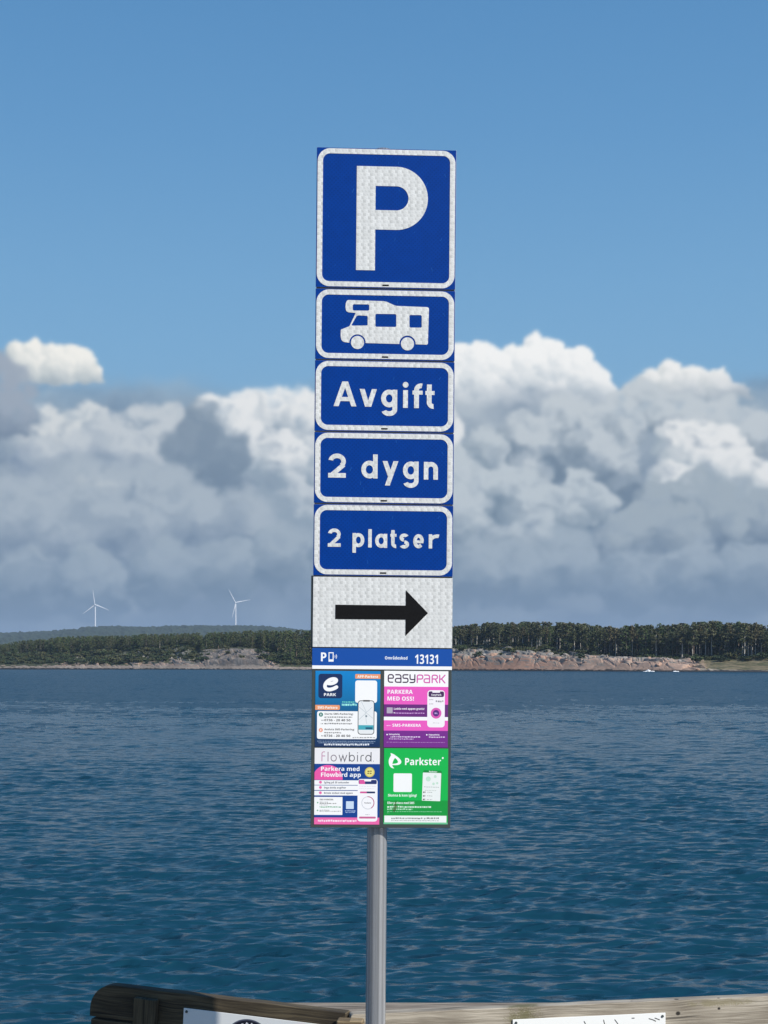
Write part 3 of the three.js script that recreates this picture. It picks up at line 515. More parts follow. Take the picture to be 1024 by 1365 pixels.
// flat outlines from strokes: distance to each stroke on a fine grid, traced at zero
function traced(prims, clip, x0, y0, x1, y1, step) {
  const nx = Math.ceil((x1 - x0) / step) + 1, ny = Math.ceil((y1 - y0) / step) + 1, f = new Float32Array(nx * ny);
  for (let j = 0; j < ny; j++) for (let i = 0; i < nx; i++) { const x = x0 + i * step, y = y0 + j * step; let d = 1e9; for (const p of prims) d = Math.min(d, p(x, y)); if (clip) d = Math.max(d, y - clip[1], clip[0] - y); f[j * nx + i] = i === 0 || j === 0 || i === nx - 1 || j === ny - 1 ? 1 : Math.abs(d) < 0.004 ? (d < 0 ? -0.004 : 0.004) : d; }
  const seg = new Map(), key = (a) => a[0].toFixed(5) + ',' + a[1].toFixed(5), V = (i, j) => f[j * nx + i];
  const cut = (i0, j0, i1, j1) => { const a = V(i0, j0), b = V(i1, j1), t = a / (a - b); return [x0 + (i0 + (i1 - i0) * t) * step, y0 + (j0 + (j1 - j0) * t) * step]; };
  for (let j = 0; j < ny - 1; j++) for (let i = 0; i < nx - 1; i++) {
    const c = (V(i, j) < 0 ? 1 : 0) | (V(i + 1, j) < 0 ? 2 : 0) | (V(i + 1, j + 1) < 0 ? 4 : 0) | (V(i, j + 1) < 0 ? 8 : 0);
    if (!c || c === 15) continue;
    const B = () => cut(i, j, i + 1, j), Rr = () => cut(i + 1, j, i + 1, j + 1), T = () => cut(i, j + 1, i + 1, j + 1), Lf = () => cut(i, j, i, j + 1);
    const add = (a, b) => seg.set(key(a), [a, b]);
    ({ 1: () => add(B(), Lf()), 2: () => add(Rr(), B()), 3: () => add(Rr(), Lf()), 4: () => add(T(), Rr()), 5: () => { add(B(), Lf()); add(T(), Rr()); }, 6: () => add(T(), B()), 7: () => add(T(), Lf()), 8: () => add(Lf(), T()), 9: () => add(B(), T()), 10: () => { add(Rr(), B()); add(Lf(), T()); }, 11: () => add(Rr(), T()), 12: () => add(Lf(), Rr()), 13: () => add(B(), Rr()), 14: () => add(Lf(), B()) })[c]();
  }
  const loops = [];
  while (seg.size) { const [k0, s0] = seg.entries().next().value; const loop = []; let k = k0, s = s0; while (s) { loop.push(new THREE.Vector2(s[0][0], s[0][1])); seg.delete(k); k = key(s[1]); s = seg.get(k); } if (loop.length > 5) loops.push(loop); }
  const thin = (l) => { const out = [l[0]]; let from = 0; for (let i = 2; i <= l.length; i++) { const a = l[from], b = l[i % l.length], len = Math.hypot(b.x - a.x, b.y - a.y) || 1e-9; let far = 0; for (let j = from + 1; j < i; j++) far = Math.max(far, Math.abs((l[j].x - a.x) * (b.y - a.y) - (l[j].y - a.y) * (b.x - a.x)) / len); if (far > 0.02) { from = i - 1; out.push(l[from]); } } return out; };
  const ls = loops.map(thin).filter((l) => l.length > 2).map((l) => ({ l, a: THREE.ShapeUtils.area(l) })).sort((p, q) => Math.abs(q.a) - Math.abs(p.a)), sign = Math.sign(ls[0].a), shapes = [];
  for (const q of ls) { if (Math.sign(q.a) === sign) shapes.push(new THREE.Shape(sign > 0 ? q.l : q.l.slice().reverse())); else { const inside = (s, p) => { let r = false; const v = s.getPoints(); for (let i = 0, j = v.length - 1; i < v.length; j = i++) if ((v[i].y > p.y) !== (v[j].y > p.y) && p.x < (v[j].x - v[i].x) * (p.y - v[i].y) / (v[j].y - v[i].y) + v[i].x) r = !r; return r; }; (shapes.find((s) => inside(s, q.l[0])) ?? shapes[0]).holes.push(new THREE.Path(q.l)); } }
  return shapes;
}
const bar = (xa, ya, xb, yb, w) => { const l = Math.hypot(xb - xa, yb - ya), ux = (xb - xa) / l, uy = (yb - ya) / l; return (x, y) => { const dx = x - xa, dy = y - ya, t = dx * ux + dy * uy, n = dx * uy - dy * ux, a = Math.abs(n) - w / 2, b = Math.max(-t, t - l); return a > 0 && b > 0 ? Math.hypot(a, b) : Math.max(a, b); }; };
const disc = (cx, cy, r) => (x, y) => Math.hypot(x - cx, y - cy) - r;
const arc = (cx, cy, rx, ry, a0, a1, w) => (x, y) => {   // angles in degrees, counter-clockwise from a0 to a1
  const qx = (x - cx) / rx, qy = (y - cy) / ry, k = Math.hypot(qx, qy) || 1e-6, g = Math.hypot(qx / rx, qy / ry) / k, d = Math.abs((k - 1) / g) - w / 2;
  let a = Math.atan2(qy, qx) * 180 / Math.PI; while (a < a0 - 180 + (a1 - a0) / 2) a += 360; while (a > a0 + 180 + (a1 - a0) / 2) a -= 360;
  const over = Math.max(a0 - a, a - a1) * Math.PI / 180 * Math.min(rx, ry); return a1 - a0 >= 360 ? d : Math.max(d, over);
};
const GLYPH = {
  A: (W, x, c, w) => [[bar(w * 0.28, -3, W / 2 - w * 0.05, c + 0.5, w), bar(W - w * 0.28, -3, W / 2 + w * 0.05, c + 0.5, w), bar(W * 0.24, c * 0.29, W * 0.76, c * 0.29, w * 0.86)], [0, c]],
  v: (W, x, c, w) => [[bar(w * 0.42, x + 2, W / 2 - w * 0.1, -0.5, w), bar(W - w * 0.42, x + 2, W / 2 + w * 0.1, -0.5, w)], [0, x]],
  g: (W, x, c, w) => [[arc(W / 2, x / 2, (W - w) / 2, (x - w) / 2, 0, 360, w), bar(W - w / 2, -x * 0.1, W - w / 2, x, w), arc(W / 2, -x * 0.1, (W - w) / 2, x * 0.31 - w / 2 + w * 0.3, -155, 0, w)]],
  i: (W, x, c, w) => [[bar(w / 2, 0, w / 2, x, w), disc(w / 2, c - w * 0.35, w * 0.6)]],
  f: (W, x, c, w) => [[bar(W * 0.4, 0, W * 0.4, c - w * 1.35, w), arc(W * 0.4 + w * 0.95, c - w * 1.35, w * 0.95, w * 0.85, 78, 180, w), bar(0, x - w * 0.45, W, x - w * 0.45, w * 0.82)]],
  t: (W, x, c, w) => [[bar(W * 0.42, w * 1.3, W * 0.42, c * 0.97, w), arc(W * 0.42 + w * 0.85, w * 1.3, w * 0.85, w * 0.85, 180, 275, w), bar(0, x - w * 0.45, W, x - w * 0.45, w * 0.82)]],
  two: (W, x, c, w) => [[arc(W / 2, c - W * 0.44, (W - w) / 2 * 0.98, W * 0.44 - w / 2, -42, 168, w), bar(W * 0.88, c - W * 0.62, w * 0.55, w * 0.35, w), bar(0, w / 2, W, w / 2, w)], [0, c]],
  d: (W, x, c, w) => [[arc(W / 2, x / 2, (W - w) / 2, (x - w) / 2, 0, 360, w), bar(W - w / 2, 0, W - w / 2, c, w)]],
  y: (W, x, c, w) => [[bar(w * 0.45, x + 2, W * 0.52, w * 0.3, w), bar(W - w * 0.45, x + 2, W * 0.3, -x * 0.42, w)], [-x * 0.38, x]],
  n: (W, x, c, w) => [[bar(w / 2, 0, w / 2, x, w), arc(W / 2, x - (W - w) / 2 - w / 2, (W - w) / 2, (W - w) / 2, 0, 180, w), bar(W - w / 2, 0, W - w / 2, x - W / 2, w)]],
  p: (W, x, c, w) => [[arc(W / 2, x / 2, (W - w) / 2, (x - w) / 2, 0, 360, w), bar(w / 2, -x * 0.4, w / 2, x, w)]],
  l: (W, x, c, w) => [[bar(w / 2, 0, w / 2, c, w)]],
  a: (W, x, c, w) => [[arc(W / 2, x / 2, (W - w) / 2, (x - w) / 2, 0, 360, w), bar(W - w / 2, 0, W - w / 2, x, w)]],
  s: (W, x, c, w) => [[arc(W / 2, x * 0.74, (W - w) / 2 * 0.95, x * 0.26 - w / 2 + w * 0.12, 30, 262, w), arc(W / 2, x * 0.26, (W - w) / 2, x * 0.26 - w / 2 + w * 0.12, -150, 88, w)]],
  e: (W, x, c, w) => [[arc(W / 2, x / 2, (W - w) / 2, (x - w) / 2, 0, 318, w), bar(w * 0.6, x * 0.46, W - w * 0.1, x * 0.46, w * 0.8)]],
  r: (W, x, c, w) => [[bar(w / 2, 0, w / 2, x, w), arc(W * 0.98, x * 0.5, W * 0.98 - w / 2, x * 0.5 - w / 2, 78, 178, w)]],
};
const sheeting = (() => {   // prismatic white sheeting: small woven squares of two tones
  const R = rng(31), N = 26, tone = []; for (let i = 0; i < N * N; i++) tone.push(R());
  return dataTex(832, 832, (u, v, o) => {
    const cx = u * N, row = v * N, iy = Math.floor(row), sx = cx + (iy % 2) * 0.5, ix = Math.floor(sx), fx = sx - ix, fy = row - iy, k = tone[(iy % N) * N + ((ix % N) + N) % N], chk = (ix + iy) % 2;
    const edge = fx < 0.12 || fy < 0.16 ? 10 : 0, t = 216 + (chk ? 7 : -7) + (k - 0.5) * 16 + edge + (fx + fy > 1 ? 7 : -5) + n2(u * 300, v * 300) * 4;
    o[0] = t; o[1] = t + 1; o[2] = t - 1;
  }, true);
})();
sheeting.repeat.set(1 / 0.25, 1 / 0.25);
const blueSheet = (() => {
  const R = rng(33), sc = []; for (let i = 0; i < 34; i++) sc.push([R(), R(), (R() - 0.5) * 0.02, R() * 0.035, R()]);
  const t = dataTex(1024, 1024, (u, v, o) => {
    const g = (Math.floor(u * 68) + Math.floor(v * 68)) % 2 ? 1.035 : 0.965, lines = (u * 68) % 1 < 0.14 || (v * 68) % 1 < 0.14 ? 1.07 : 1; let s = 0;
    for (const [a, b, dx, dy, k] of sc) { const q = (v - b) / dy; if (q > 0 && q < 1 && Math.abs(u - a - dx * q) < 0.0012) s = Math.max(s, k); }
    const f = g * lines * (1 + 0.02 * n2(u * 9, v * 9) + 0.03 * n2(u * 60, v * 60));
    o[0] = 0 + 50 * s; o[1] = 57 * f + 50 * s; o[2] = 139 * f + 40 * s;
  }, true); t.repeat.set(1 / 0.4, 1 / 0.4); return t;
})();
const M = {
  white: std({ map: sheeting, roughness: 0.45 }), blue: new THREE.MeshPhysicalMaterial({ map: blueSheet, roughness: 0.5, specularIntensity: 0.22, side: THREE.DoubleSide }),
  alu: std({ color: rgb(0.5, 0.51, 0.5), metalness: 0.6, roughness: 0.5 }), dark: std({ color: rgb(0.045, 0.06, 0.06), roughness: 0.6 }), black: new THREE.MeshPhysicalMaterial({ side: THREE.DoubleSide, specularIntensity: 0.25, color: rgb(0.01, 0.01, 0.011), roughness: 0.55, map: dataTex(256, 256, (u, v, o) => { const q = n2(u * 40, v * 4) > 0.62 && n2(u * 9 + 5, v * 9) > 0.2 ? 400 : 210 + 40 * n2(u * 20, v * 20); o[0] = o[1] = o[2] = Math.min(255, q); }) }),
};
M.black.map.repeat.set(5, 5);
const galv = (() => {
  const c = dataTex(1024, 512, (u, v, o) => { const s = tileNoise(u, v, 60, 1.2, 3), q = tileNoise(u, v, 16, 0.7, 9), sp = tileNoise(u, v, 60, 90, 12), t = 170 + 34 * s + 30 * q + 8 * sp; o[0] = t - 2; o[1] = t; o[2] = t + 3; }, true);
  const r = dataTex(512, 256, (u, v, o) => { o[0] = o[1] = o[2] = 140 + 70 * tileNoise(u, v, 30, 1, 21) + 20 * tileNoise(u, v, 70, 60, 5); });
  return std({ map: c, roughnessMap: r, roughness: 0.52, metalness: 0.5, bumpMap: c, bumpScale: 0.0012 });
})();
const T_FACE = 0.0008;
const post = thing('sign_post', 'grey steel pole carrying five blue parking signs, an arrow plate and a poster board', 'sign post');
{
  const q = new THREE.Quaternion().setFromEuler(new THREE.Euler(0, YAW, 0)).multiply(new THREE.Quaternion().setFromEuler(new THREE.Euler(0, 0, -ROLL)));
  post.quaternion.copy(q); post.position.copy(new THREE.Vector3(0, EYE, -4.42).sub(new THREE.Vector3(0, EYE, 0).applyQuaternion(q)));
  const inner = (m) => { m.position.y += EYE; return m; };      // the plates are laid out from eye level
  const ext = (shape, depth = T_FACE, seg = 24) => metricUV(new THREE.ExtrudeGeometry(shape, { depth, bevelEnabled: false, curveSegments: seg }));
  const rrect = (x0, y0, x1, y1, r, P = THREE.Shape) => { const s = new P(); s.moveTo(x0 + r, y0); s.lineTo(x1 - r, y0); s.absarc(x1 - r, y0 + r, r, -Math.PI / 2, 0); s.lineTo(x1, y1 - r); s.absarc(x1 - r, y1 - r, r, 0, Math.PI / 2); s.lineTo(x0 + r, y1); s.absarc(x0 + r, y1 - r, r, Math.PI / 2, Math.PI); s.lineTo(x0, y0 + r); s.absarc(x0 + r, y0 + r, r, Math.PI, Math.PI * 1.5); return s; };
  const X0 = -95.4 * PX, X1 = 91 * PX;
  // pole
  const pr = 0.0291, pz = -0.0175 - 0.0022 - pr, pX = -0.0135;
  const poleG = new THREE.LatheGeometry([[0.001, 3.085], [pr * 0.9, 3.085], [pr, 3.078], [pr, 1.5], [pr, 0], [0.06, -0.002]].map((p) => new THREE.Vector2(...p)), 48);
  const pole = part('pole', poleG, galv, post); pole.position.set(pX, 0, pz); pole.rotation.y = 0.35;
  // plates
  const plate = (name, yTop, yBot, label, mat = M.alu, dx = 0) => {
    const y0 = (HORIZON - yBot - 0.8 + 0.45) * PX, y1 = (HORIZON - yTop - 0.8 - 0.35) * PX, g = new RoundedBoxGeometry(X1 - X0, y1 - y0, 0.0022, 2, 0.0008), m = inner(part(name, g, mat, post));
    m.position.x = (X0 + X1) / 2 + dx; m.position.y += (y0 + y1) / 2; m.position.z = -0.0011; if (label) m.userData.label = label;
    // children are laid out in the post's axes
    m.userData.lay = (nm, geo, mt) => { const k = part(nm, geo, mt, m); k.position.set(-m.position.x, -(m.position.y - EYE), 0.0011); return k; };
    m.userData.box = [X0, y0, X1, y1]; return m;
  };
  const clampG = mergeGeometries([new THREE.TorusGeometry(pr + 0.004, 0.004, 6, 24).scale(1, 1, 3.2).rotateX(Math.PI / 2), new RoundedBoxGeometry(0.13, 0.026, 0.012, 1, 0.002).translate(0, 0, 0.036)].map((g) => g.toNonIndexed()));
  const blue = (name, yTop, yBot, label) => {
    const m = plate(name, yTop, yBot, label), [x0, y0, x1, y1] = m.userData.box, e = 0.0006, u = PX;
    m.userData.lay('blue_sheet', ext(rrect(x0 + e, y0 + e, x1 - e, y1 - e, 0.002), T_FACE), M.blue);
    const s = rrect(x0 + 1.3 * u, y0 + 1.5 * u, x1 - 1.3 * u, y1 - 1.2 * u, 17 * u); s.holes.push(rrect(x0 + 8.4 * u, y0 + 8.2 * u, x1 - 8.4 * u, y1 - 8 * u, 9.5 * u, THREE.Path));
    const b = m.userData.lay('border', ext(s), M.white); b.position.z += T_FACE;
    const mk = m.userData.lay('maker_mark', ext(rrect((x0 + x1) / 2 - 4.4 * u, y0 + 3 * u, (x0 + x1) / 2 + 4.4 * u, y0 + 5 * u, 0.8 * u), 0.0004), M.black); mk.position.z += 2 * T_FACE;
    for (const f of [0.25, 0.75]) { const c = part('pole_clamp', clampG, M.alu, post); c.position.set(pX, EYE + mix(y0, y1, f), pz); c.rotation.set(0, 0, 0); }
    return m;
  };
  const put = (m, name, geo, mat = M.white) => { const k = m.userData.lay(name, geo, mat); k.position.z += T_FACE; return k; };
  // P
  const mp = blue('parking_plate', 197.2, 384.2, 'square blue plate with a large white P');
  { const Z = (x, y) => loc(410 + x / 4.876, 190 + y / 4.876), l = Z(318, 500)[0], b = Z(378, 832)[1], t = Z(452, 157)[1], w = 123 / 4.876 * PX, r = 205 / 4.876 * PX, cx = Z(578, 360)[0], s = new THREE.Shape();
    s.moveTo(l, b); s.lineTo(l + w, b); s.lineTo(l + w, t - 2 * r); s.lineTo(cx, t - 2 * r); s.absarc(cx, t - r, r, -Math.PI / 2, Math.PI / 2); s.lineTo(l, t); s.lineTo(l, b);
    const h = new THREE.Path(), ri = 78.5 / 4.876 * PX; h.moveTo(l + w, t - r - ri); h.lineTo(cx, t - r - ri); h.absarc(cx, t - r, ri, -Math.PI / 2, Math.PI / 2); h.lineTo(l + w, t - r + ri); h.lineTo(l + w, t - r - ri); s.holes.push(h);
    put(mp, 'letter', ext(s, T_FACE, 40)); }
  // motorhome
  const mm = blue('motorhome_plate', 385, 479.8, 'blue plate with a white motorhome symbol');
  { const Z = (x, y) => new THREE.Vector2(...loc(410 + x / 4.876, 375 + y / 4.876)), r = 53 / 4.876 * PX, pts = [], A = (cx, cy, a0, a1) => { const c = Z(cx, cy); for (let i = 0; i <= 18; i++) { const a = mix(a0, a1, i / 18) * Math.PI / 180; pts.push(new THREE.Vector2(c.x + Math.cos(a) * r, c.y + Math.sin(a) * r)); } };
    const P = (l) => l.forEach(([x, y]) => pts.push(Z(x, y)));
    P([[262, 126], [270, 125], [495, 130], [515, 134], [560, 154], [580, 160], [780, 166], [787, 170], [790, 177], [783, 402], [780, 408], [774, 410]]); A(650, 405, -3, 183); A(325, 400, -3, 183);
    P([[240, 398], [228, 393], [219, 380], [216, 365], [216, 322], [220, 316], [270, 296], [275, 290], [312, 212], [310, 208], [268, 205], [256, 200], [250, 190], [247, 170], [249, 148], [254, 133]]);
    const s = new THREE.Shape(pts), H = (l) => s.holes.push(new THREE.Path(l.map(([x, y]) => Z(x, y)))), R4 = (a, b, c, d) => [[a + 6, b], [c - 6, b], [c, b + 6], [c, d - 6], [c - 6, d], [a + 6, d], [a, d - 6], [a, b + 6]];
    H(R4(294, 152, 401, 193)); H([[330, 224], [385, 226], [391, 231], [391, 284], [386, 289], [292, 291], [286, 287], [318, 230]]); H(R4(441, 213, 577, 297)); H(R4(663, 218, 743, 300));
    put(mm, 'motorhome_symbol', ext(s));
    for (const [x, y] of [[325, 400], [650, 406]]) { const c = Z(x, y), w = new THREE.Shape(); w.absarc(c.x, c.y, 42.5 / 4.876 * PX, 0, Math.PI * 2); put(mm, 'wheel', ext(w, T_FACE, 32)); } }
  // words: [glyph, left, right] in units of the enlarged photograph
  const words = (m, ox, oy, list, base, xh, cap, w) => { for (const [g, a, b, at] of list) { const k = 1 / 4.876, [lx, ly] = loc(ox + a * k, oy + (at ?? base) * k), W = (b - a) * k, [pr2, clip] = GLYPH[g](W, xh, cap, w), sh = traced(pr2, clip, -2.0137, -xh * 0.5 - 2.0171, W + 3, cap + 3, 0.22), gs = sh.map((s) => { const e = new THREE.ExtrudeGeometry(s, { depth: T_FACE / PX, bevelEnabled: false }); e.scale(PX, PX, PX); e.translate(lx, ly, 0); return metricUV(e); }); put(m, 'letter', gs.length > 1 ? mergeGeometries(gs) : gs[0]); } };
  const ma = blue('fee_plate', 480.2, 575.4, 'blue plate reading Avgift in white');
  words(ma, 410, 375, [['A', 172, 315, 814], ['v', 338, 450, 816], ['g', 478, 583, 819], ['i', 621, 651, 822], ['f', 682, 748, 823], ['t', 766, 826, 825]], 815, 23.6, 33, 6.4);
  const md = blue('days_plate', 575.8, 671.3, 'blue plate reading 2 dygn in white');
  words(md, 410, 565, [['two', 134, 249, 351], ['d', 349, 455, 355], ['y', 486, 591, 357], ['g', 620, 722, 359], ['n', 756, 848, 361]], 350, 23.6, 32, 6.1);
  const ms = blue('spaces_plate', 671.8, 767.6, 'blue plate reading 2 platser in white');
  words(ms, 410, 565, [['two', 132, 216, 800], ['p', 292, 369, 802], ['l', 394, 414, 804], ['a', 439, 518, 806], ['t', 538, 578, 806], ['s', 597, 660, 807], ['e', 687, 756, 808], ['r', 788, 846, 809]], 800, 18.8, 24.4, 4.7);
  // arrow
  const mw = plate('arrow_plate', 768.4, 863, 'white plate with a black arrow pointing right');
  { const [x0, y0, x1, y1] = mw.userData.box, e = 0.0006; mw.userData.lay('white_sheet', ext(rrect(x0 + e, y0 + e, x1 - e, y1 - e, 0.002)), M.white);
    const Z = (x, y) => new THREE.Vector2(...loc(405 + x / 4.876, 760 + y / 4.876)); put(mw, 'arrow', ext(new THREE.Shape([[205, 318], [662, 322], [661, 428], [808, 279], [664, 130], [663, 230], [206, 225]].map(([x, y]) => Z(x, y)))), M.black);
    for (const f of [0.25, 0.75]) { const c = part('pole_clamp', clampG, M.alu, post); c.position.set(pX, EYE + mix(y0, y1, f), pz); }
    const bk = part('backing_plate', new RoundedBoxGeometry(X1 - X0 + 0.004, 0.208, 0.003, 1, 0.001), M.dark, post); bk.position.set((X0 + X1) / 2 - 0.0035, EYE + (y0 + y1) / 2, -0.0045); }
  for (const y of [384.6, 480, 575.6, 671.5, 768]) { const k = part('joint_strip', new RoundedBoxGeometry(X1 - X0 - 0.004, 0.012, 0.002, 1, 0.0005), M.dark, post); k.position.set((X0 + X1) / 2, EYE + (HORIZON - y - 0.8) * PX, -0.0036); }
  // the poster board
  const bd = plate('poster_board', 864, 1103, 'dark grey board with a blue heading and four parking app posters', M.dark, -0.001);
  const canvas = (w, h) => { const c = document.createElement('canvas'); c.width = w; c.height = h; return [c, c.getContext('2d')]; };
  const paper = (c) => { const t = new THREE.CanvasTexture(c); t.colorSpace = THREE.SRGBColorSpace; t.anisotropy = 8; return std({ map: t, roughness: 0.42 }); };
  const sheet = (name, x0, y0, x1, y1, c, label, lift = T_FACE) => {   // corners in the photograph's pixels
    const [a, b] = loc(x0, y1), [d, e] = loc(x1, y0), g = new RoundedBoxGeometry(d - a, e - b, 0.001, 1, 0.0003), p = g.attributes.position, uv = g.attributes.uv;
    for (let i = 0; i < p.count; i++) uv.setXY(i, p.getX(i) / (d - a) + 0.5, p.getY(i) / (e - b) + 0.5);
    const k = bd.userData.lay(name, g, paper(c)); k.position.x += (a + d) / 2; k.position.y += (b + e) / 2; k.position.z += 0.0005 + (lift - T_FACE); if (label) k.userData.label = label; return k;
  };
  const T = (g, s, x, y, px, fill, bold = true, al = 'left', width) => { g.font = (bold ? 'bold ' : '') + px + 'px sans-serif'; g.fillStyle = fill; g.textAlign = al; g.textBaseline = 'alphabetic'; if (width) { const q = width / g.measureText(s).width; g.save(); g.translate(x, y); g.scale(q, 1); g.fillText(s, 0, 0); g.restore(); } else g.fillText(s, x, y); };
  const RR = (g, x0, y0, x1, y1, r, fill) => { g.beginPath(); g.moveTo(x0 + r, y0); g.arcTo(x1, y0, x1, y1, r); g.arcTo(x1, y1, x0, y1, r); g.arcTo(x0, y1, x0, y0, r); g.arcTo(x0, y0, x1, y0, r); g.closePath(); g.fillStyle = fill; g.fill(); };
  const scribble = (g, x0, x1, y, h, fill, seed) => { const R = rng(seed); g.fillStyle = fill; for (let x = x0; x < x1;) { const w = 8 + R() * 26; g.fillRect(x, y - h * (0.7 + 0.3 * R()), Math.min(w, x1 - x), h); x += w + 5 + R() * 5; } };
  { const [c, g] = canvas(1824, 260); g.scale(2, 2); g.fillStyle = '#0a4ea6'; g.fillRect(0, 0, 912, 130); g.fillStyle = '#fbfbfb'; g.fillRect(0, 108, 912, 22); g.translate(-55, -512);
    T(g, 'P', 105, 594, 76, '#fff', true); g.strokeStyle = '#fff'; g.lineWidth = 6; g.strokeRect(164, 541, 27, 52); g.fillStyle = '#fff'; g.fillRect(164, 582, 27, 11); g.lineWidth = 4; for (const r of [10, 20]) { g.beginPath(); g.arc(194, 564, r, -0.7, 0.7); g.stroke(); }
    T(g, 'Områdeskod', 527, 579, 26, '#fff', true, 'left', 150); T(g, '13131', 722, 605, 80, '#fff', true, 'left', 162); sheet('heading', 416.3, 865.3, 603.0, 891.6, c, 'blue heading strip reading 13131', 0.0022); }
  { // blue poster
    const [c, g] = canvas(940, 1080); g.translate(-55, -50); const gr = g.createLinearGradient(0, 50, 0, 1130); gr.addColorStop(0, '#0786cf'); gr.addColorStop(0.35, '#0a74ae'); gr.addColorStop(0.62, '#15557f'); gr.addColorStop(1, '#13305c'); g.fillStyle = gr; g.fillRect(55, 50, 940, 1080);
    RR(g, 100, 92, 445, 440, 40, '#15305e'); g.save(); g.lineCap = 'round'; g.strokeStyle = '#fff'; g.lineWidth = 52; g.beginPath(); g.moveTo(228, 222); g.bezierCurveTo(300, 250, 390, 190, 345, 170); g.bezierCurveTo(290, 150, 200, 200, 195, 265); g.bezierCurveTo(195, 335, 290, 325, 360, 280); g.stroke(); g.restore(); T(g, 'PARK', 175, 408, 58, '#fff', true, 'left', 180);
    RR(g, 630, 92, 1010, 158, 14, '#f3a071'); T(g, 'APP-Parkera', 662, 144, 48, '#fff', true, 'left', 300); RR(g, 632, 182, 948, 500, 34, '#fdfdfd');
    RR(g, 40, 535, 412, 605, 16, '#f3a071'); T(g, 'SMS-Parkera', 90, 588, 48, '#fff', true, 'left', 290); scribble(g, 445, 645, 496, 18, '#6fd0c2', 14); scribble(g, 440, 655, 538, 28, '#a8f7e8', 15);
    RR(g, 85, 622, 948, 1018, 30, '#fcfcfc'); for (const [y, col] of [[672, '#1d7a6b'], [892, '#f3a58a']]) { g.fillStyle = col; g.beginPath(); g.arc(140, y, 30, 0, 7); g.fill(); g.fillStyle = '#fff'; g.fillRect(134, y - 14, 12, 28); }
    T(g, 'Starta SMS-Parkering:', 190, 674, 36, '#222', true, 'left', 420); scribble(g, 190, 590, 712, 16, '#8a8a8a', 3); T(g, '0736 - 20 40 50', 188, 766, 44, '#222', true, 'left', 380); scribble(g, 190, 590, 806, 18, '#8a8a8a', 4); scribble(g, 140, 172, 806, 14, '#777', 7); scribble(g, 148, 178, 758, 14, '#777', 8);
    T(g, 'Avsluta SMS-Parkering:', 190, 894, 36, '#222', true, 'left', 440); scribble(g, 190, 440, 934, 16, '#8a8a8a', 5); T(g, '0736 - 20 40 50', 188, 988, 44, '#222', true, 'left', 380); scribble(g, 600, 925, 1000, 14, '#999', 6); scribble(g, 148, 178, 980, 14, '#777', 9);
    RR(g, 672, 466, 912, 952, 42, '#3b3f45'); RR(g, 682, 476, 902, 942, 34, '#eef1f2'); g.strokeStyle = '#cfd6da'; g.lineWidth = 9; for (const l of [[690, 560, 890, 720], [720, 480, 800, 640], [690, 740, 880, 560], [780, 640, 800, 800]]) { g.beginPath(); g.moveTo(l[0], l[1]); g.lineTo(l[2], l[3]); g.stroke(); } g.fillStyle = '#7a8a92'; g.beginPath(); g.arc(795, 690, 14, 0, 7); g.fill(); g.fillStyle = '#49aebd'; g.fillRect(684, 818, 216, 66); g.fillStyle = '#1e5a78'; g.fillRect(786, 848, 100, 28); RR(g, 745, 462, 845, 482, 8, '#24272b');
    scribble(g, 90, 930, 1052, 8, '#9fb4cf', 11); scribble(g, 110, 910, 1075, 8, '#9fb4cf', 12); scribble(g, 190, 840, 1104, 24, '#e9eef6', 13); sheet('poster', 419.8, 894.8, 507.3, 995.2, c, 'blue poster with a white script e on a navy square'); }
  { // pink and purple poster
    const [c, g] = canvas(886, 1036); g.translate(-65, -50); g.fillStyle = '#fff'; g.fillRect(65, 50, 886, 1036); g.fillStyle = '#f25fc4'; g.fillRect(65, 262, 886, 242); g.fillStyle = '#6c2a7c'; g.fillRect(65, 504, 886, 168); g.fillStyle = '#fff'; g.fillRect(65, 672, 886, 48); g.fillStyle = '#f25fc4'; g.fillRect(65, 720, 886, 140); g.fillStyle = '#7a2d8f'; g.fillRect(65, 860, 886, 226);
    // rounded line lettering
    g.lineWidth = 17; g.lineCap = g.lineJoin = 'round'; const P = (d, col) => { g.strokeStyle = col; g.stroke(new Path2D(d)); }, k = '#43304a', p = '#d95fae';
    P('M122 150 L178 150 Q192 150 192 132 Q192 102 162 102 L150 102 Q122 102 122 134 L122 170 Q122 204 154 204 L182 204', k); P('M226 102 L266 102 Q296 102 296 132 L296 204 L248 204 Q220 204 220 178 Q220 152 248 152 L296 152', k); P('M392 102 L346 102 Q324 102 324 126 Q324 150 346 150 L372 150 Q394 150 394 176 Q394 204 368 204 L326 204', k); P('M422 102 L422 140 Q422 166 448 166 L488 166 M488 102 L488 178 Q488 206 460 206 L424 206', k);
    P('M522 206 L522 130 Q522 104 548 104 L572 104 Q598 104 598 130 Q598 158 572 158 L524 158', p); P('M622 104 L662 104 Q692 104 692 134 L692 206 L644 206 Q616 206 616 180 Q616 154 644 154 L692 154', p); P('M728 206 L728 130 Q728 104 754 104 L772 104 Q800 104 800 130 Q800 156 774 156 L732 156 M770 158 L800 206', p); P('M832 104 L832 206 M832 156 L856 156 L904 104 M858 156 L904 208', p);
    T(g, 'PARKERA', 105, 360, 76, '#fff', true, 'left', 355); T(g, 'MED OSS!', 105, 452, 76, '#fff', true, 'left', 378); RR(g, 105, 546, 186, 626, 4, '#b9aebf'); T(g, 'Ladda ned appen gratis!', 200, 576, 38, '#fff', true, 'left', 425); scribble(g, 222, 625, 626, 13, '#d9a9e2', 21); g.fillStyle = '#fff'; g.beginPath(); g.arc(208, 619, 8, 0, 7); g.fill();
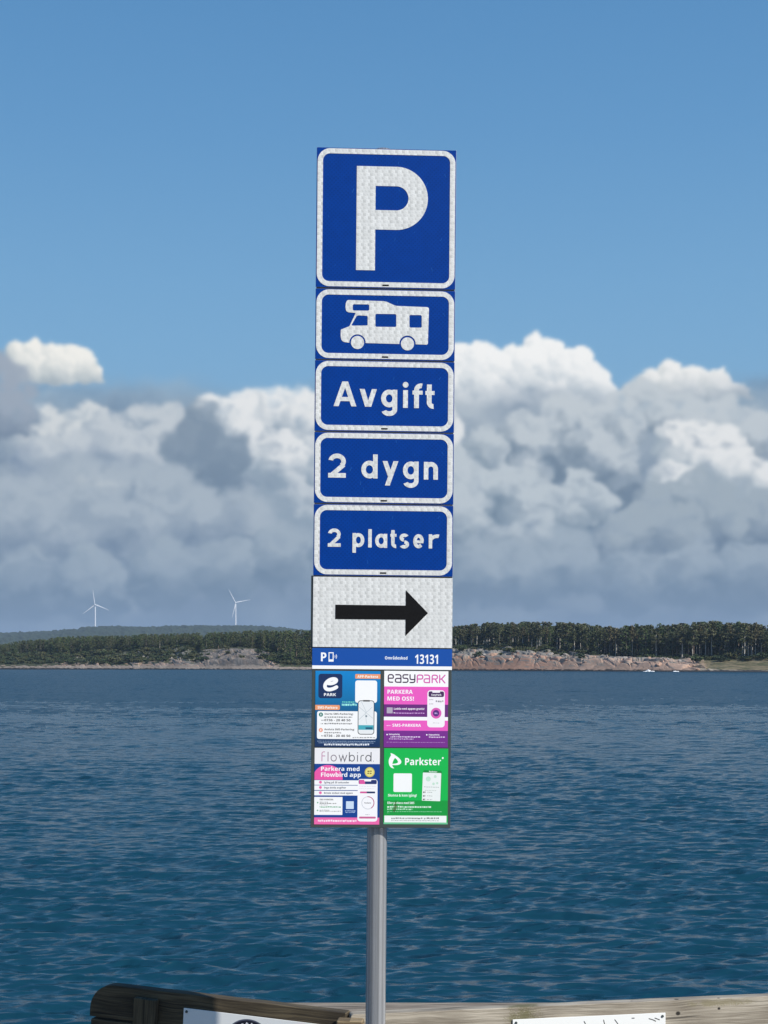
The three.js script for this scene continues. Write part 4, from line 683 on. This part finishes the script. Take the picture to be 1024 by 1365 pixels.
    scribble(g, 105, 165, 795, 10, '#ffd7f3', 22); T(g, 'SMS-PARKERA', 182, 806, 54, '#fff', true, 'left', 396); for (const x of [112, 660]) { g.fillStyle = '#fff'; g.beginPath(); g.arc(x, 914, 10, 0, 7); g.fill(); }
    T(g, 'Starta parkering', 135, 920, 28, '#fff', true, 'left', 150); scribble(g, 160, 575, 950, 15, '#e9d5ef', 23); scribble(g, 140, 480, 978, 13, '#d3b3dd', 24); T(g, 'Stoppa parkering', 685, 922, 28, '#fff', true, 'left', 150); scribble(g, 690, 910, 950, 14, '#e9d5ef', 25); scribble(g, 105, 910, 1020, 7, '#b98cc6', 26);
    RR(g, 664, 308, 906, 812, 44, '#fbf6fa'); RR(g, 680, 324, 894, 400, 22, '#4a2b5c'); RR(g, 730, 318, 840, 342, 12, '#fbf6fa'); T(g, 'EasyPark', 718, 382, 32, '#fff', true, 'left', 140); scribble(g, 690, 745, 440, 12, '#b5b0b8', 27); scribble(g, 780, 885, 466, 22, '#9a949e', 28); scribble(g, 690, 745, 498, 12, '#b5b0b8', 29); g.fillStyle = '#e15fb7'; g.beginPath(); g.arc(786, 620, 74, 0, 7); g.fill(); g.fillStyle = '#5a2a7e'; g.beginPath(); g.arc(786, 620, 44, 0, 7); g.fill(); scribble(g, 765, 808, 630, 20, '#b9a8d8', 30); scribble(g, 745, 830, 756, 8, '#c6c0c8', 31);
    sheet('poster', 511.4, 894.9, 598.0, 996, c, 'pink and purple poster with a white heading'); }
  { // navy and pink poster
    const [c, g] = canvas(943, 1090); g.translate(-42, -46); g.fillStyle = '#0a4190'; g.fillRect(42, 46, 943, 1090); g.fillStyle = '#f2f1f3'; g.fillRect(42, 46, 943, 226);
    g.lineWidth = 13; g.lineCap = 'round'; const S = (d, col) => { g.strokeStyle = col; g.stroke(new Path2D(d)); };
    S('M148 232 L148 128 Q148 100 186 102 M148 160 L190 160', '#c792b0'); S('M236 106 L236 232', '#a58a9c'); S('M280 190 A38 42 0 1 0 356 190 A38 42 0 1 0 280 190', '#8b7f8a'); S('M396 148 L424 232 L450 152 L476 232 L506 148', '#77737a'); S('M544 108 L544 232 M546 190 A36 42 0 1 0 618 190 A36 42 0 1 0 546 190', '#66656a'); S('M662 148 L662 232 M662 112 L662 114', '#66656a'); S('M712 232 L712 180 Q712 146 750 148', '#66656a'); S('M858 106 L858 232 M782 190 A37 42 0 1 0 856 190 A37 42 0 1 0 782 190', '#5c5b60'); S('M892 230 L893 230', '#8b7f8a');
    g.save(); g.beginPath(); g.rect(42, 272, 410, 228); g.clip(); g.fillStyle = '#f05aa8'; g.beginPath(); g.ellipse(235, 480, 215, 192, 0, 0, 7); g.fill(); g.restore();
    T(g, 'Parkera med', 128, 372, 82, '#fff', true, 'left', 572); T(g, 'Flowbird app', 128, 456, 82, '#fff', true, 'left', 588); g.fillStyle = '#d8c45c'; g.beginPath(); g.arc(840, 388, 72, 0, 7); g.fill(); g.fillStyle = '#ece08a'; g.beginPath(); g.arc(840, 388, 58, 0, 7); g.fill(); scribble(g, 808, 874, 382, 18, '#7d6d2a', 41); scribble(g, 808, 874, 410, 16, '#7d6d2a', 42);
    [['Igång på 30 sekunder', 506, 572, 365], ['Inga dolda avgifter', 580, 646, 320], ['Betala endast med appen', 656, 722, 420]].forEach(([t, y0, y1, w], i) => { g.fillStyle = '#fbfbfb'; g.fillRect(42, y0, 640, y1 - y0); g.fillStyle = '#ef6fae'; g.beginPath(); g.arc(130, (y0 + y1) / 2 - 4, 21, 0, 7); g.fill(); T(g, t, 180, y0 + 44, 36, '#3a3f55', true, 'left', w); });
    g.fillStyle = '#fbfbfb'; g.fillRect(42, 744, 408, 256); T(g, 'SMS-PARKERA', 118, 792, 30, '#444', true, 'left', 200); scribble(g, 120, 240, 822, 12, '#a9a9a9', 43); scribble(g, 120, 365, 842, 12, '#8a8a8a', 44); scribble(g, 120, 240, 862, 9, '#aaa', 45); scribble(g, 120, 428, 892, 14, '#58a878', 46); scribble(g, 120, 265, 936, 10, '#aaa', 47); scribble(g, 120, 425, 952, 12, '#a9a9a9', 48); for (const y of [826, 936]) { g.fillStyle = '#77b38d'; g.beginPath(); g.arc(92, y, 11, 0, 7); g.fill(); }
    RR(g, 502, 804, 614, 914, 4, '#cfe0f4'); scribble(g, 490, 640, 946, 12, '#bcd0ec', 49); scribble(g, 496, 630, 966, 10, '#bcd0ec', 50); g.fillStyle = '#f36bad'; g.fillRect(42, 1036, 943, 100); scribble(g, 98, 655, 1092, 26, '#ffe6f2', 54);
    RR(g, 668, 486, 956, 1092, 42, '#fbfafc'); RR(g, 682, 498, 944, 558, 16, '#24346e'); g.fillStyle = '#e35aa4'; g.fillRect(690, 500, 84, 58); RR(g, 762, 490, 864, 520, 12, '#fbfafc'); scribble(g, 692, 930, 592, 6, '#d9d9dd', 51); scribble(g, 692, 900, 622, 6, '#d9d9dd', 52); RR(g, 702, 664, 922, 690, 12, '#26345f'); RR(g, 702, 664, 802, 690, 12, '#d9609c'); g.lineWidth = 12; g.strokeStyle = '#d7d9de'; g.beginPath(); g.arc(818, 826, 88, 0, 7); g.stroke(); g.strokeStyle = '#b7577f'; g.beginPath(); g.arc(818, 826, 88, -1.6, 0.95); g.stroke(); T(g, 'Parkera', 765, 836, 26, '#444', true); scribble(g, 780, 845, 996, 9, '#b9b9c0', 53); RR(g, 692, 1022, 934, 1050, 10, '#cf6a97');
    sheet('poster', 418.8, 997.4, 506.5, 1098.4, c, 'navy and pink poster with a white heading'); }
  { // green poster
    const [c, g] = canvas(886, 1034); g.translate(-62, -50); g.fillStyle = '#0dbb50'; g.fillRect(62, 50, 886, 1034); g.fillStyle = '#0f9c3f'; g.fillRect(62, 758, 886, 206); g.fillStyle = '#f7faf7'; g.fillRect(74, 966, 858, 92); g.fillStyle = '#6fc795'; g.fillRect(62, 1058, 886, 26);
    g.fillStyle = '#fff'; g.fill(new Path2D('M148 114 Q190 122 220 146 Q300 196 302 236 Q296 278 220 278 L176 278 Q180 300 206 322 Q160 326 138 282 Q112 218 148 164 Q166 140 148 114 Z M214 180 Q184 218 178 262 L214 258 Q262 250 256 230 Q244 200 214 180 Z'), 'evenodd');
    T(g, 'Parkster', 342, 276, 132, '#fff', true, 'left', 510); g.beginPath(); g.arc(874, 178, 13, 0, 7); g.fillStyle = '#fff'; g.fill(); RR(g, 196, 390, 450, 644, 18, '#fbfcfb'); T(g, 'Skanna & kom igång!', 120, 706, 46, '#fff', true, 'left', 400);
    g.save(); g.translate(728, 560); g.rotate(0.03); RR(g, -128, -212, 128, 200, 20, '#0c8a3a'); RR(g, -132, -180, 122, 204, 8, '#f2f6f3'); T(g, 'Parkster', -50, -186, 28, '#fff'); g.fillStyle = '#c9e8d4'; for (const [x, y, r] of [[-54, -94, 34], [40, -130, 20], [20, -30, 18], [70, -40, 16]]) { g.beginPath(); g.arc(x, y, r, 0, 7); g.fill(); } scribble(g, -110, 100, 18, 8, '#aab5ae', 61); scribble(g, -100, 60, 64, 8, '#c2cac5', 62); for (const y of [94, 144, 192]) { scribble(g, -118, -82, y, 20, '#555', 63); scribble(g, -66, 10, y - 4, 8, '#a5aca8', 64 + y); } g.restore();
    T(g, 'Eller parkera med SMS', 112, 808, 42, '#fff', true, 'left', 375); scribble(g, 112, 720, 854, 22, '#d9f2e0', 71); scribble(g, 112, 460, 884, 17, '#bfe8cc', 72); scribble(g, 112, 865, 914, 9, '#8fd2a5', 73); scribble(g, 112, 140, 932, 8, '#8fd2a5', 74); scribble(g, 170, 600, 1010, 20, '#8d948f', 77); scribble(g, 620, 830, 1010, 22, '#8d948f', 75); scribble(g, 170, 830, 1038, 10, '#a9b0ab', 76);
    g.save(); g.globalAlpha = 0.55; g.fillStyle = '#3c4a1e'; g.beginPath(); g.moveTo(240, 735); g.quadraticCurveTo(225, 800, 250, 840); g.quadraticCurveTo(235, 900, 205, 925); g.quadraticCurveTo(175, 890, 205, 850); g.quadraticCurveTo(215, 790, 240, 735); g.fill(); g.restore();
    sheet('poster', 511.2, 998.2, 597.8, 1098.6, c, 'green poster with a brownish smear over its small print'); }
  for (const f of [0.12, 0.5, 0.88]) { const [x0, y0, x1, y1] = bd.userData.box, c = part('pole_clamp', clampG, M.alu, post); c.position.set(pX, EYE + mix(y0, y1, f), pz); }
  post.traverse((o) => { delete o.userData.lay; delete o.userData.box; });
}
console.log('post done');

// ---------------------------------------------------------------- quay and timber barrier
const woodMap = (w, h, len, hgt, seed, base, dark, extra) => dataTex(w, h, (u, v, o) => {
  const x = u * len, y = v * hgt, wob = 0.006 * n2(x * 1.6 + seed, y * 3) + 0.003 * n2(x * 6, y * 9 + seed);
  const ring = fbm(x * 1.1 + seed, (y + wob) * 62, 3, seed), fine = fbm(x * 5 + seed, (y + wob) * 260, 3, seed + 5), crack = 0.6 * ss(0.62, 0.75, n2(x * 1.4 + seed * 3, (y + wob) * 46)), blot = fbm(x * 3, y * 7, 3, seed + 9), grain = n2(x * 420, y * 900);
  let t = clamp(0.5 + 0.42 * ring + 0.6 * fine + 0.55 * blot + 0.14 * grain); for (let c = 0; c < 3; c++) o[c] = mix(dark[c], base[c], t) * (1 - 0.55 * crack);
  if (extra) extra(x, y, o);
}, true);
const bumpOf = (tex) => { const t = tex.clone(); t.colorSpace = THREE.NoColorSpace; return t; };
{
  const timber = (tex, rx, ry) => { tex.repeat.set(1 / rx, 1 / ry); tex.wrapS = tex.wrapT = THREE.RepeatWrapping; const b = bumpOf(tex); b.repeat.copy(tex.repeat); return std({ map: tex, bumpMap: b, bumpScale: 0.0035, roughness: 0.92 }); };
  const moss = (mx, my, rx, ry, col) => (x, y, o) => { const q = Math.hypot((x - mx) / rx, (y - my) / ry) + 0.5 * fbm(x * 22, y * 30, 3, 4), k = 0.6 * (1 - ss(0.3, 1.2, q + 0.35 * n2(x * 160, y * 160))); for (let c = 0; c < 3; c++) o[c] = mix(o[c], col[c], k); };
  const knot = (kx, ky, r) => (x, y, o) => { const q = Math.hypot((x - kx), (y - ky) * 1.2) / r, k = 1 - ss(0.5, 1.3, q); for (let c = 0; c < 3; c++) o[c] *= 1 - 0.72 * k; };
  const TOP = EYE - 1.128, C = [-0.089, -4.92], AR = Math.atan2(0.265, 1.384), AL = 16 * Math.PI / 180, DIP = -0.0505;
  const m1 = moss(0.575, 0.155, 0.055, 0.05, [86, 84, 48]), m2 = moss(1.25, 0.185, 0.12, 0.012, [126, 118, 88]), k1 = knot(1.105, 0.155, 0.008), k2 = knot(1.25, 0.165, 0.005), k3 = knot(0.95, 0.15, 0.004);
  const rightMat = timber(woodMap(2048, 256, 2.6, 0.2, 3, [192, 183, 167], [122, 113, 100], (x, y, o) => { m1(x, y, o); m2(x, y, o); k1(x, y, o); k2(x, y, o); k3(x, y, o); }), 2.6, 0.2);
  const leftMat = timber(woodMap(1024, 256, 1.2, 0.2, 17, [106, 94, 72], [50, 43, 33]), 1.2, 0.2), capMat = timber(woodMap(1024, 256, 1.2, 0.2, 29, [176, 164, 148], [92, 82, 72], moss(0.95, 0.06, 0.2, 0.03, [96, 88, 60])), 1.2, 0.2), endMat = timber(woodMap(512, 256, 0.6, 0.2, 41, [168, 148, 116], [88, 74, 54]), 0.6, 0.2);
  const br = thing('timber_barrier', 'weathered timber barrier of bent plank arms meeting at a corner on the quay edge', 'barrier', [C[0], 0, C[1]]);
  // an arm: its own x runs away from the corner along the front of the boards, z towards the quay
  const arm = (o, side) => { const a = side > 0 ? AR : Math.PI - AL; o.rotation.y = side > 0 ? AR : -AL; return o; };
  const along = (side, u, y, z, o) => { const a = side > 0 ? AR : AL, cx = side * u * Math.cos(a), cz = -u * Math.sin(a); const nx = side > 0 ? Math.sin(a) : -Math.sin(a), nz = Math.cos(a); o.position.set(cx + nx * z, y - (side < 0 ? u * DIP : 0), cz + nz * z); o.rotation.set(0, side > 0 ? a : -a, side < 0 ? DIP : 0); return o; };
  // wobbly sawn plank: x from 0 to len, top at 0
  const plank = (len, h, t, R, opts = {}) => {
    const s = new THREE.Shape(), r0 = opts.r0 ?? 0.004, r1 = opts.r1 ?? 0.004, n = Math.max(6, Math.round(len / 0.06)), e = opts.wob ?? 0.0015; s.moveTo(0, -h); s.lineTo(len, -h);
    s.lineTo(len, -r1); if (r1) s.absarc(len - r1, -r1, r1, 0, Math.PI / 2); for (let i = n - 1; i > 0; i--) { const x = r0 + (len - r0 - r1) * i / n; s.lineTo(x, (R() - 0.6) * e); } s.lineTo(r0, 0); s.absarc(r0, -r0, r0, Math.PI / 2, Math.PI); s.lineTo(0, -h);
    const g = new THREE.ExtrudeGeometry(s, { depth: t - 0.006, bevelEnabled: true, bevelThickness: 0.003, bevelSize: 0.003, bevelOffset: -0.003, bevelSegments: 2, curveSegments: 10 }); g.translate(0, 0, -t + 0.003);
    return metricUV(g);
  };
  const R = rng(64);
  const U = (g, ou, ov) => { const q = g.attributes.uv; for (let i = 0; i < q.count; i++) q.setXY(i, q.getX(i) + ou, q.getY(i) + ov); return g; };
  const turned = (g) => { const q = g.attributes.uv; for (let i = 0; i < q.count; i++) q.setXY(i, q.getY(i) + 0.2, q.getX(i) + 0.1); return g; };
  along(1, -0.018, TOP, 0, part('board', U(plank(2.5, 0.19, 0.045, R, { r0: 0.012 }), 0, 0.2), rightMat, br)).userData.label = 'pale grey upper board of the long arm';
  along(1, -0.03, TOP - 0.2, 0.002, part('board', U(plank(2.5, 0.19, 0.045, R), 0.4, 0.4), rightMat, br));
  const flip = (g) => { g.scale(-1, 1, 1); const p = g.attributes.position, uv = g.attributes.uv; for (let i = 0; i < p.count; i += 3) { for (const a of [p, uv]) for (let c = 0; c < a.itemSize; c++) { const k = a.array[(i + 1) * a.itemSize + c]; a.array[(i + 1) * a.itemSize + c] = a.array[(i + 2) * a.itemSize + c]; a.array[(i + 2) * a.itemSize + c] = k; } } g.computeVertexNormals(); return g; };
  along(-1, 0.035, TOP, 0, part('board', U(flip(plank(0.9, 0.112, 0.045, R, { r1: 0.085 })), 0, 0.1), leftMat, br)).userData.label = 'dark upper board of the short arm, its outer end rounded';
  along(-1, 0.035, TOP - 0.12, 0, part('board', U(flip(plank(0.9, 0.27, 0.045, R)), 0.3, 0.3), leftMat, br));
  along(-1, 0.764, TOP - 0.026, 0.028, part('batten', turned(plank(0.081, 0.42, 0.028, R)), leftMat, br));
  // end of the corner post between the boards, and a short block below
  const cp = part('corner_post', metricUV(new RoundedBoxGeometry(0.1, TOP - 0.03, 0.1, 2, 0.006)), endMat, br); cp.position.set(-0.012, (TOP - 0.03) / 2, -0.075); cp.rotation.y = -0.1;
  const bl = part('corner_block', metricUV(new RoundedBoxGeometry(0.085, 0.3, 0.05, 2, 0.006)), endMat, br); bl.position.set(-0.018, TOP - 0.011 - 0.15, 0.02); bl.rotation.y = -0.12;
  // flat beams behind the corner
  for (const [za, zb2, i] of [[0.053, 0.092, 0], [0.095, 0.152, 1], [0.156, 0.2, 2]]) {
    const xl = (z) => Math.max(-0.42, -(z - 0.05 / Math.cos(AL)) / Math.tan(AL)) + 0.004, xr = (z) => Math.min(0.66, (z - 0.05 / Math.cos(AR)) / Math.tan(AR)) - 0.004;
    const pts = [[xl(za), za], [xr(za), za], [xr(zb2), zb2], [xl(zb2), zb2]].map(([x, z]) => new THREE.Vector2(x, z)), g = new THREE.ExtrudeGeometry(new THREE.Shape(pts), { depth: 0.12, bevelEnabled: true, bevelSize: 0.002, bevelThickness: 0.003, bevelOffset: -0.002, bevelSegments: 2 }); g.rotateX(-Math.PI / 2);
    const o = part('top_beam', U(metricUV(g), 0.31 * i, 0.07 * i), capMat, br); o.position.set(0, TOP - 0.127 - i * 0.0015, 0);
  }
  for (const [side, u] of [[1, 0.6], [1, 1.6], [-1, 0.72]]) along(side, u, (TOP - 0.09) / 2, -0.1, part('upright', metricUV(new RoundedBoxGeometry(0.09, TOP - 0.09, 0.09, 2, 0.005)), endMat, br)).position.y = (TOP - 0.09) / 2;

  // enamel notices screwed to the boards
  const notice = (name, label, side, xa, ya, xb, h, draw) => {
    const a = side > 0 ? AR : AL, uAt = (x) => { let u = 0; for (let i = 0; i < 40; i++) { const X = C[0] + side * u * Math.cos(a), z = -C[1] + u * Math.sin(a), f = X / z - (x - 512) / F; u -= side * f * z / 0.9; } return u; };
    const ua = uAt(xa), ub = uAt(xb), zA = -C[1] + ua * Math.sin(a), yTop = EYE - (ya - HORIZON) / F * zA, w = Math.abs(ub - ua), cv = document.createElement('canvas'); cv.width = 1024; cv.height = Math.round(1024 * h / w); const g = cv.getContext('2d'); g.fillStyle = '#eff0ee'; g.fillRect(0, 0, cv.width, cv.height); draw(g, 1024 / w);
    const t = new THREE.CanvasTexture(cv); t.colorSpace = THREE.SRGBColorSpace; const o = thing(name, label, 'notice'); const geo = new RoundedBoxGeometry(w, h, 0.003, 2, 0.001), p = geo.attributes.position, uv = geo.attributes.uv; for (let i = 0; i < p.count; i++) uv.setXY(i, p.getX(i) / w + 0.5, p.getY(i) / h + 0.5);
    along(side, (ua + ub) / 2, yTop - h / 2 + (side < 0 ? ua * DIP : 0), 0.0045, o); o.position.x += C[0]; o.position.z += C[1]; part('plate', geo, std({ map: t, roughness: 0.45 }), o);
    for (const [sx, sy] of [[-1, 1], [1, 1], [-1, -1], [1, -1]]) { const s = part('screw', new THREE.CylinderGeometry(0.0042, 0.0046, 0.003, 14).rotateX(Math.PI / 2), M.dark, o); s.position.set(sx * (w / 2 - 0.011), sy * (h / 2 - 0.011), 0.0028); }
    return o;
  };
  notice('emblem_notice', 'white notice with a round black emblem on the dark short arm of the barrier', -1, 438, 1366.4, 243, 0.3, (g, k) => {
    const W = 1024, cx = W * 0.455, cy = 0.097 * k, r = 0.086 * k; g.fillStyle = '#5a5f72'; g.beginPath(); g.arc(cx, cy, r, 0, 7); g.fill(); g.fillStyle = '#15172a'; g.beginPath(); g.arc(cx, cy, r * 0.95, 0, 7); g.fill(); g.strokeStyle = '#e6e6ea'; g.lineWidth = r * 0.03; g.beginPath(); g.arc(cx, cy, r * 0.58, 0, 7); g.stroke();
    g.fillStyle = '#f2f2f2'; g.font = 'bold ' + Math.round(r * 0.3) + 'px sans-serif'; g.textAlign = 'center'; [...'Lottsb'].forEach((ch, i) => { const a = (i - 2.4) * 0.24; g.save(); g.translate(cx, cy); g.rotate(a); g.fillText(ch, 0, -r * 0.68); g.restore(); });
  });
  notice('pictogram_notice', 'blank-looking white notice with thin black strokes on the pale long arm of the barrier', 1, 683, 1358.6, 886.5, 0.26, (g, k) => {
    const q = 1024 / 203.5, X = (x) => (x - 683) * q; g.strokeStyle = '#3a3c3e'; g.lineCap = 'round'; g.lineWidth = 6;
    for (const [x, y, x2, y2] of [[803, 12, 804.5, 45], [818, 13, 822, 40], [841, 8, 844, 8], [864, 16, 869, 24], [869, 24, 873, 34], [872, 14, 878, 26], [777, 15, 779, 34]]) { g.beginPath(); g.moveTo(X(x), y + 18); g.lineTo(X(x2), y2 + 18); g.stroke(); }
  });
  // the quay: concrete deck, its edge under the barrier, standing in the water
  const conc = dataTex(512, 512, (u, v, o) => { const t = 96 + 22 * tileNoise(u, v, 6, 6, 2) + 18 * tileNoise(u, v, 40, 40, 6) + 14 * tileNoise(u, v, 90, 90, 8); o[0] = t; o[1] = t - 3; o[2] = t - 8; }, true); conc.repeat.set(0.5, 0.5);
  const qs = new THREE.Shape([[-14, -9], [14, -9], [14, 6.6], [1.9, 5.75], [-0.089, 5.35], [-1.35, 6.0], [-14, 6.6]].map((p) => new THREE.Vector2(...p)));
  const qg = new THREE.ExtrudeGeometry(qs, { depth: 3.2, bevelEnabled: true, bevelSize: 0.03, bevelThickness: 0.03, bevelSegments: 2 }); qg.rotateX(-Math.PI / 2); qg.translate(0, -3.23, 0);
  structure('quay', metricUV(qg), std({ map: conc, bumpMap: conc, bumpScale: 0.003, roughness: 0.95 }));
}
scene.fog = new THREE.FogExp2(new THREE.Color().setRGB(0.52, 0.72, 1.0), 0.00009);
renderer.render(scene, camera);
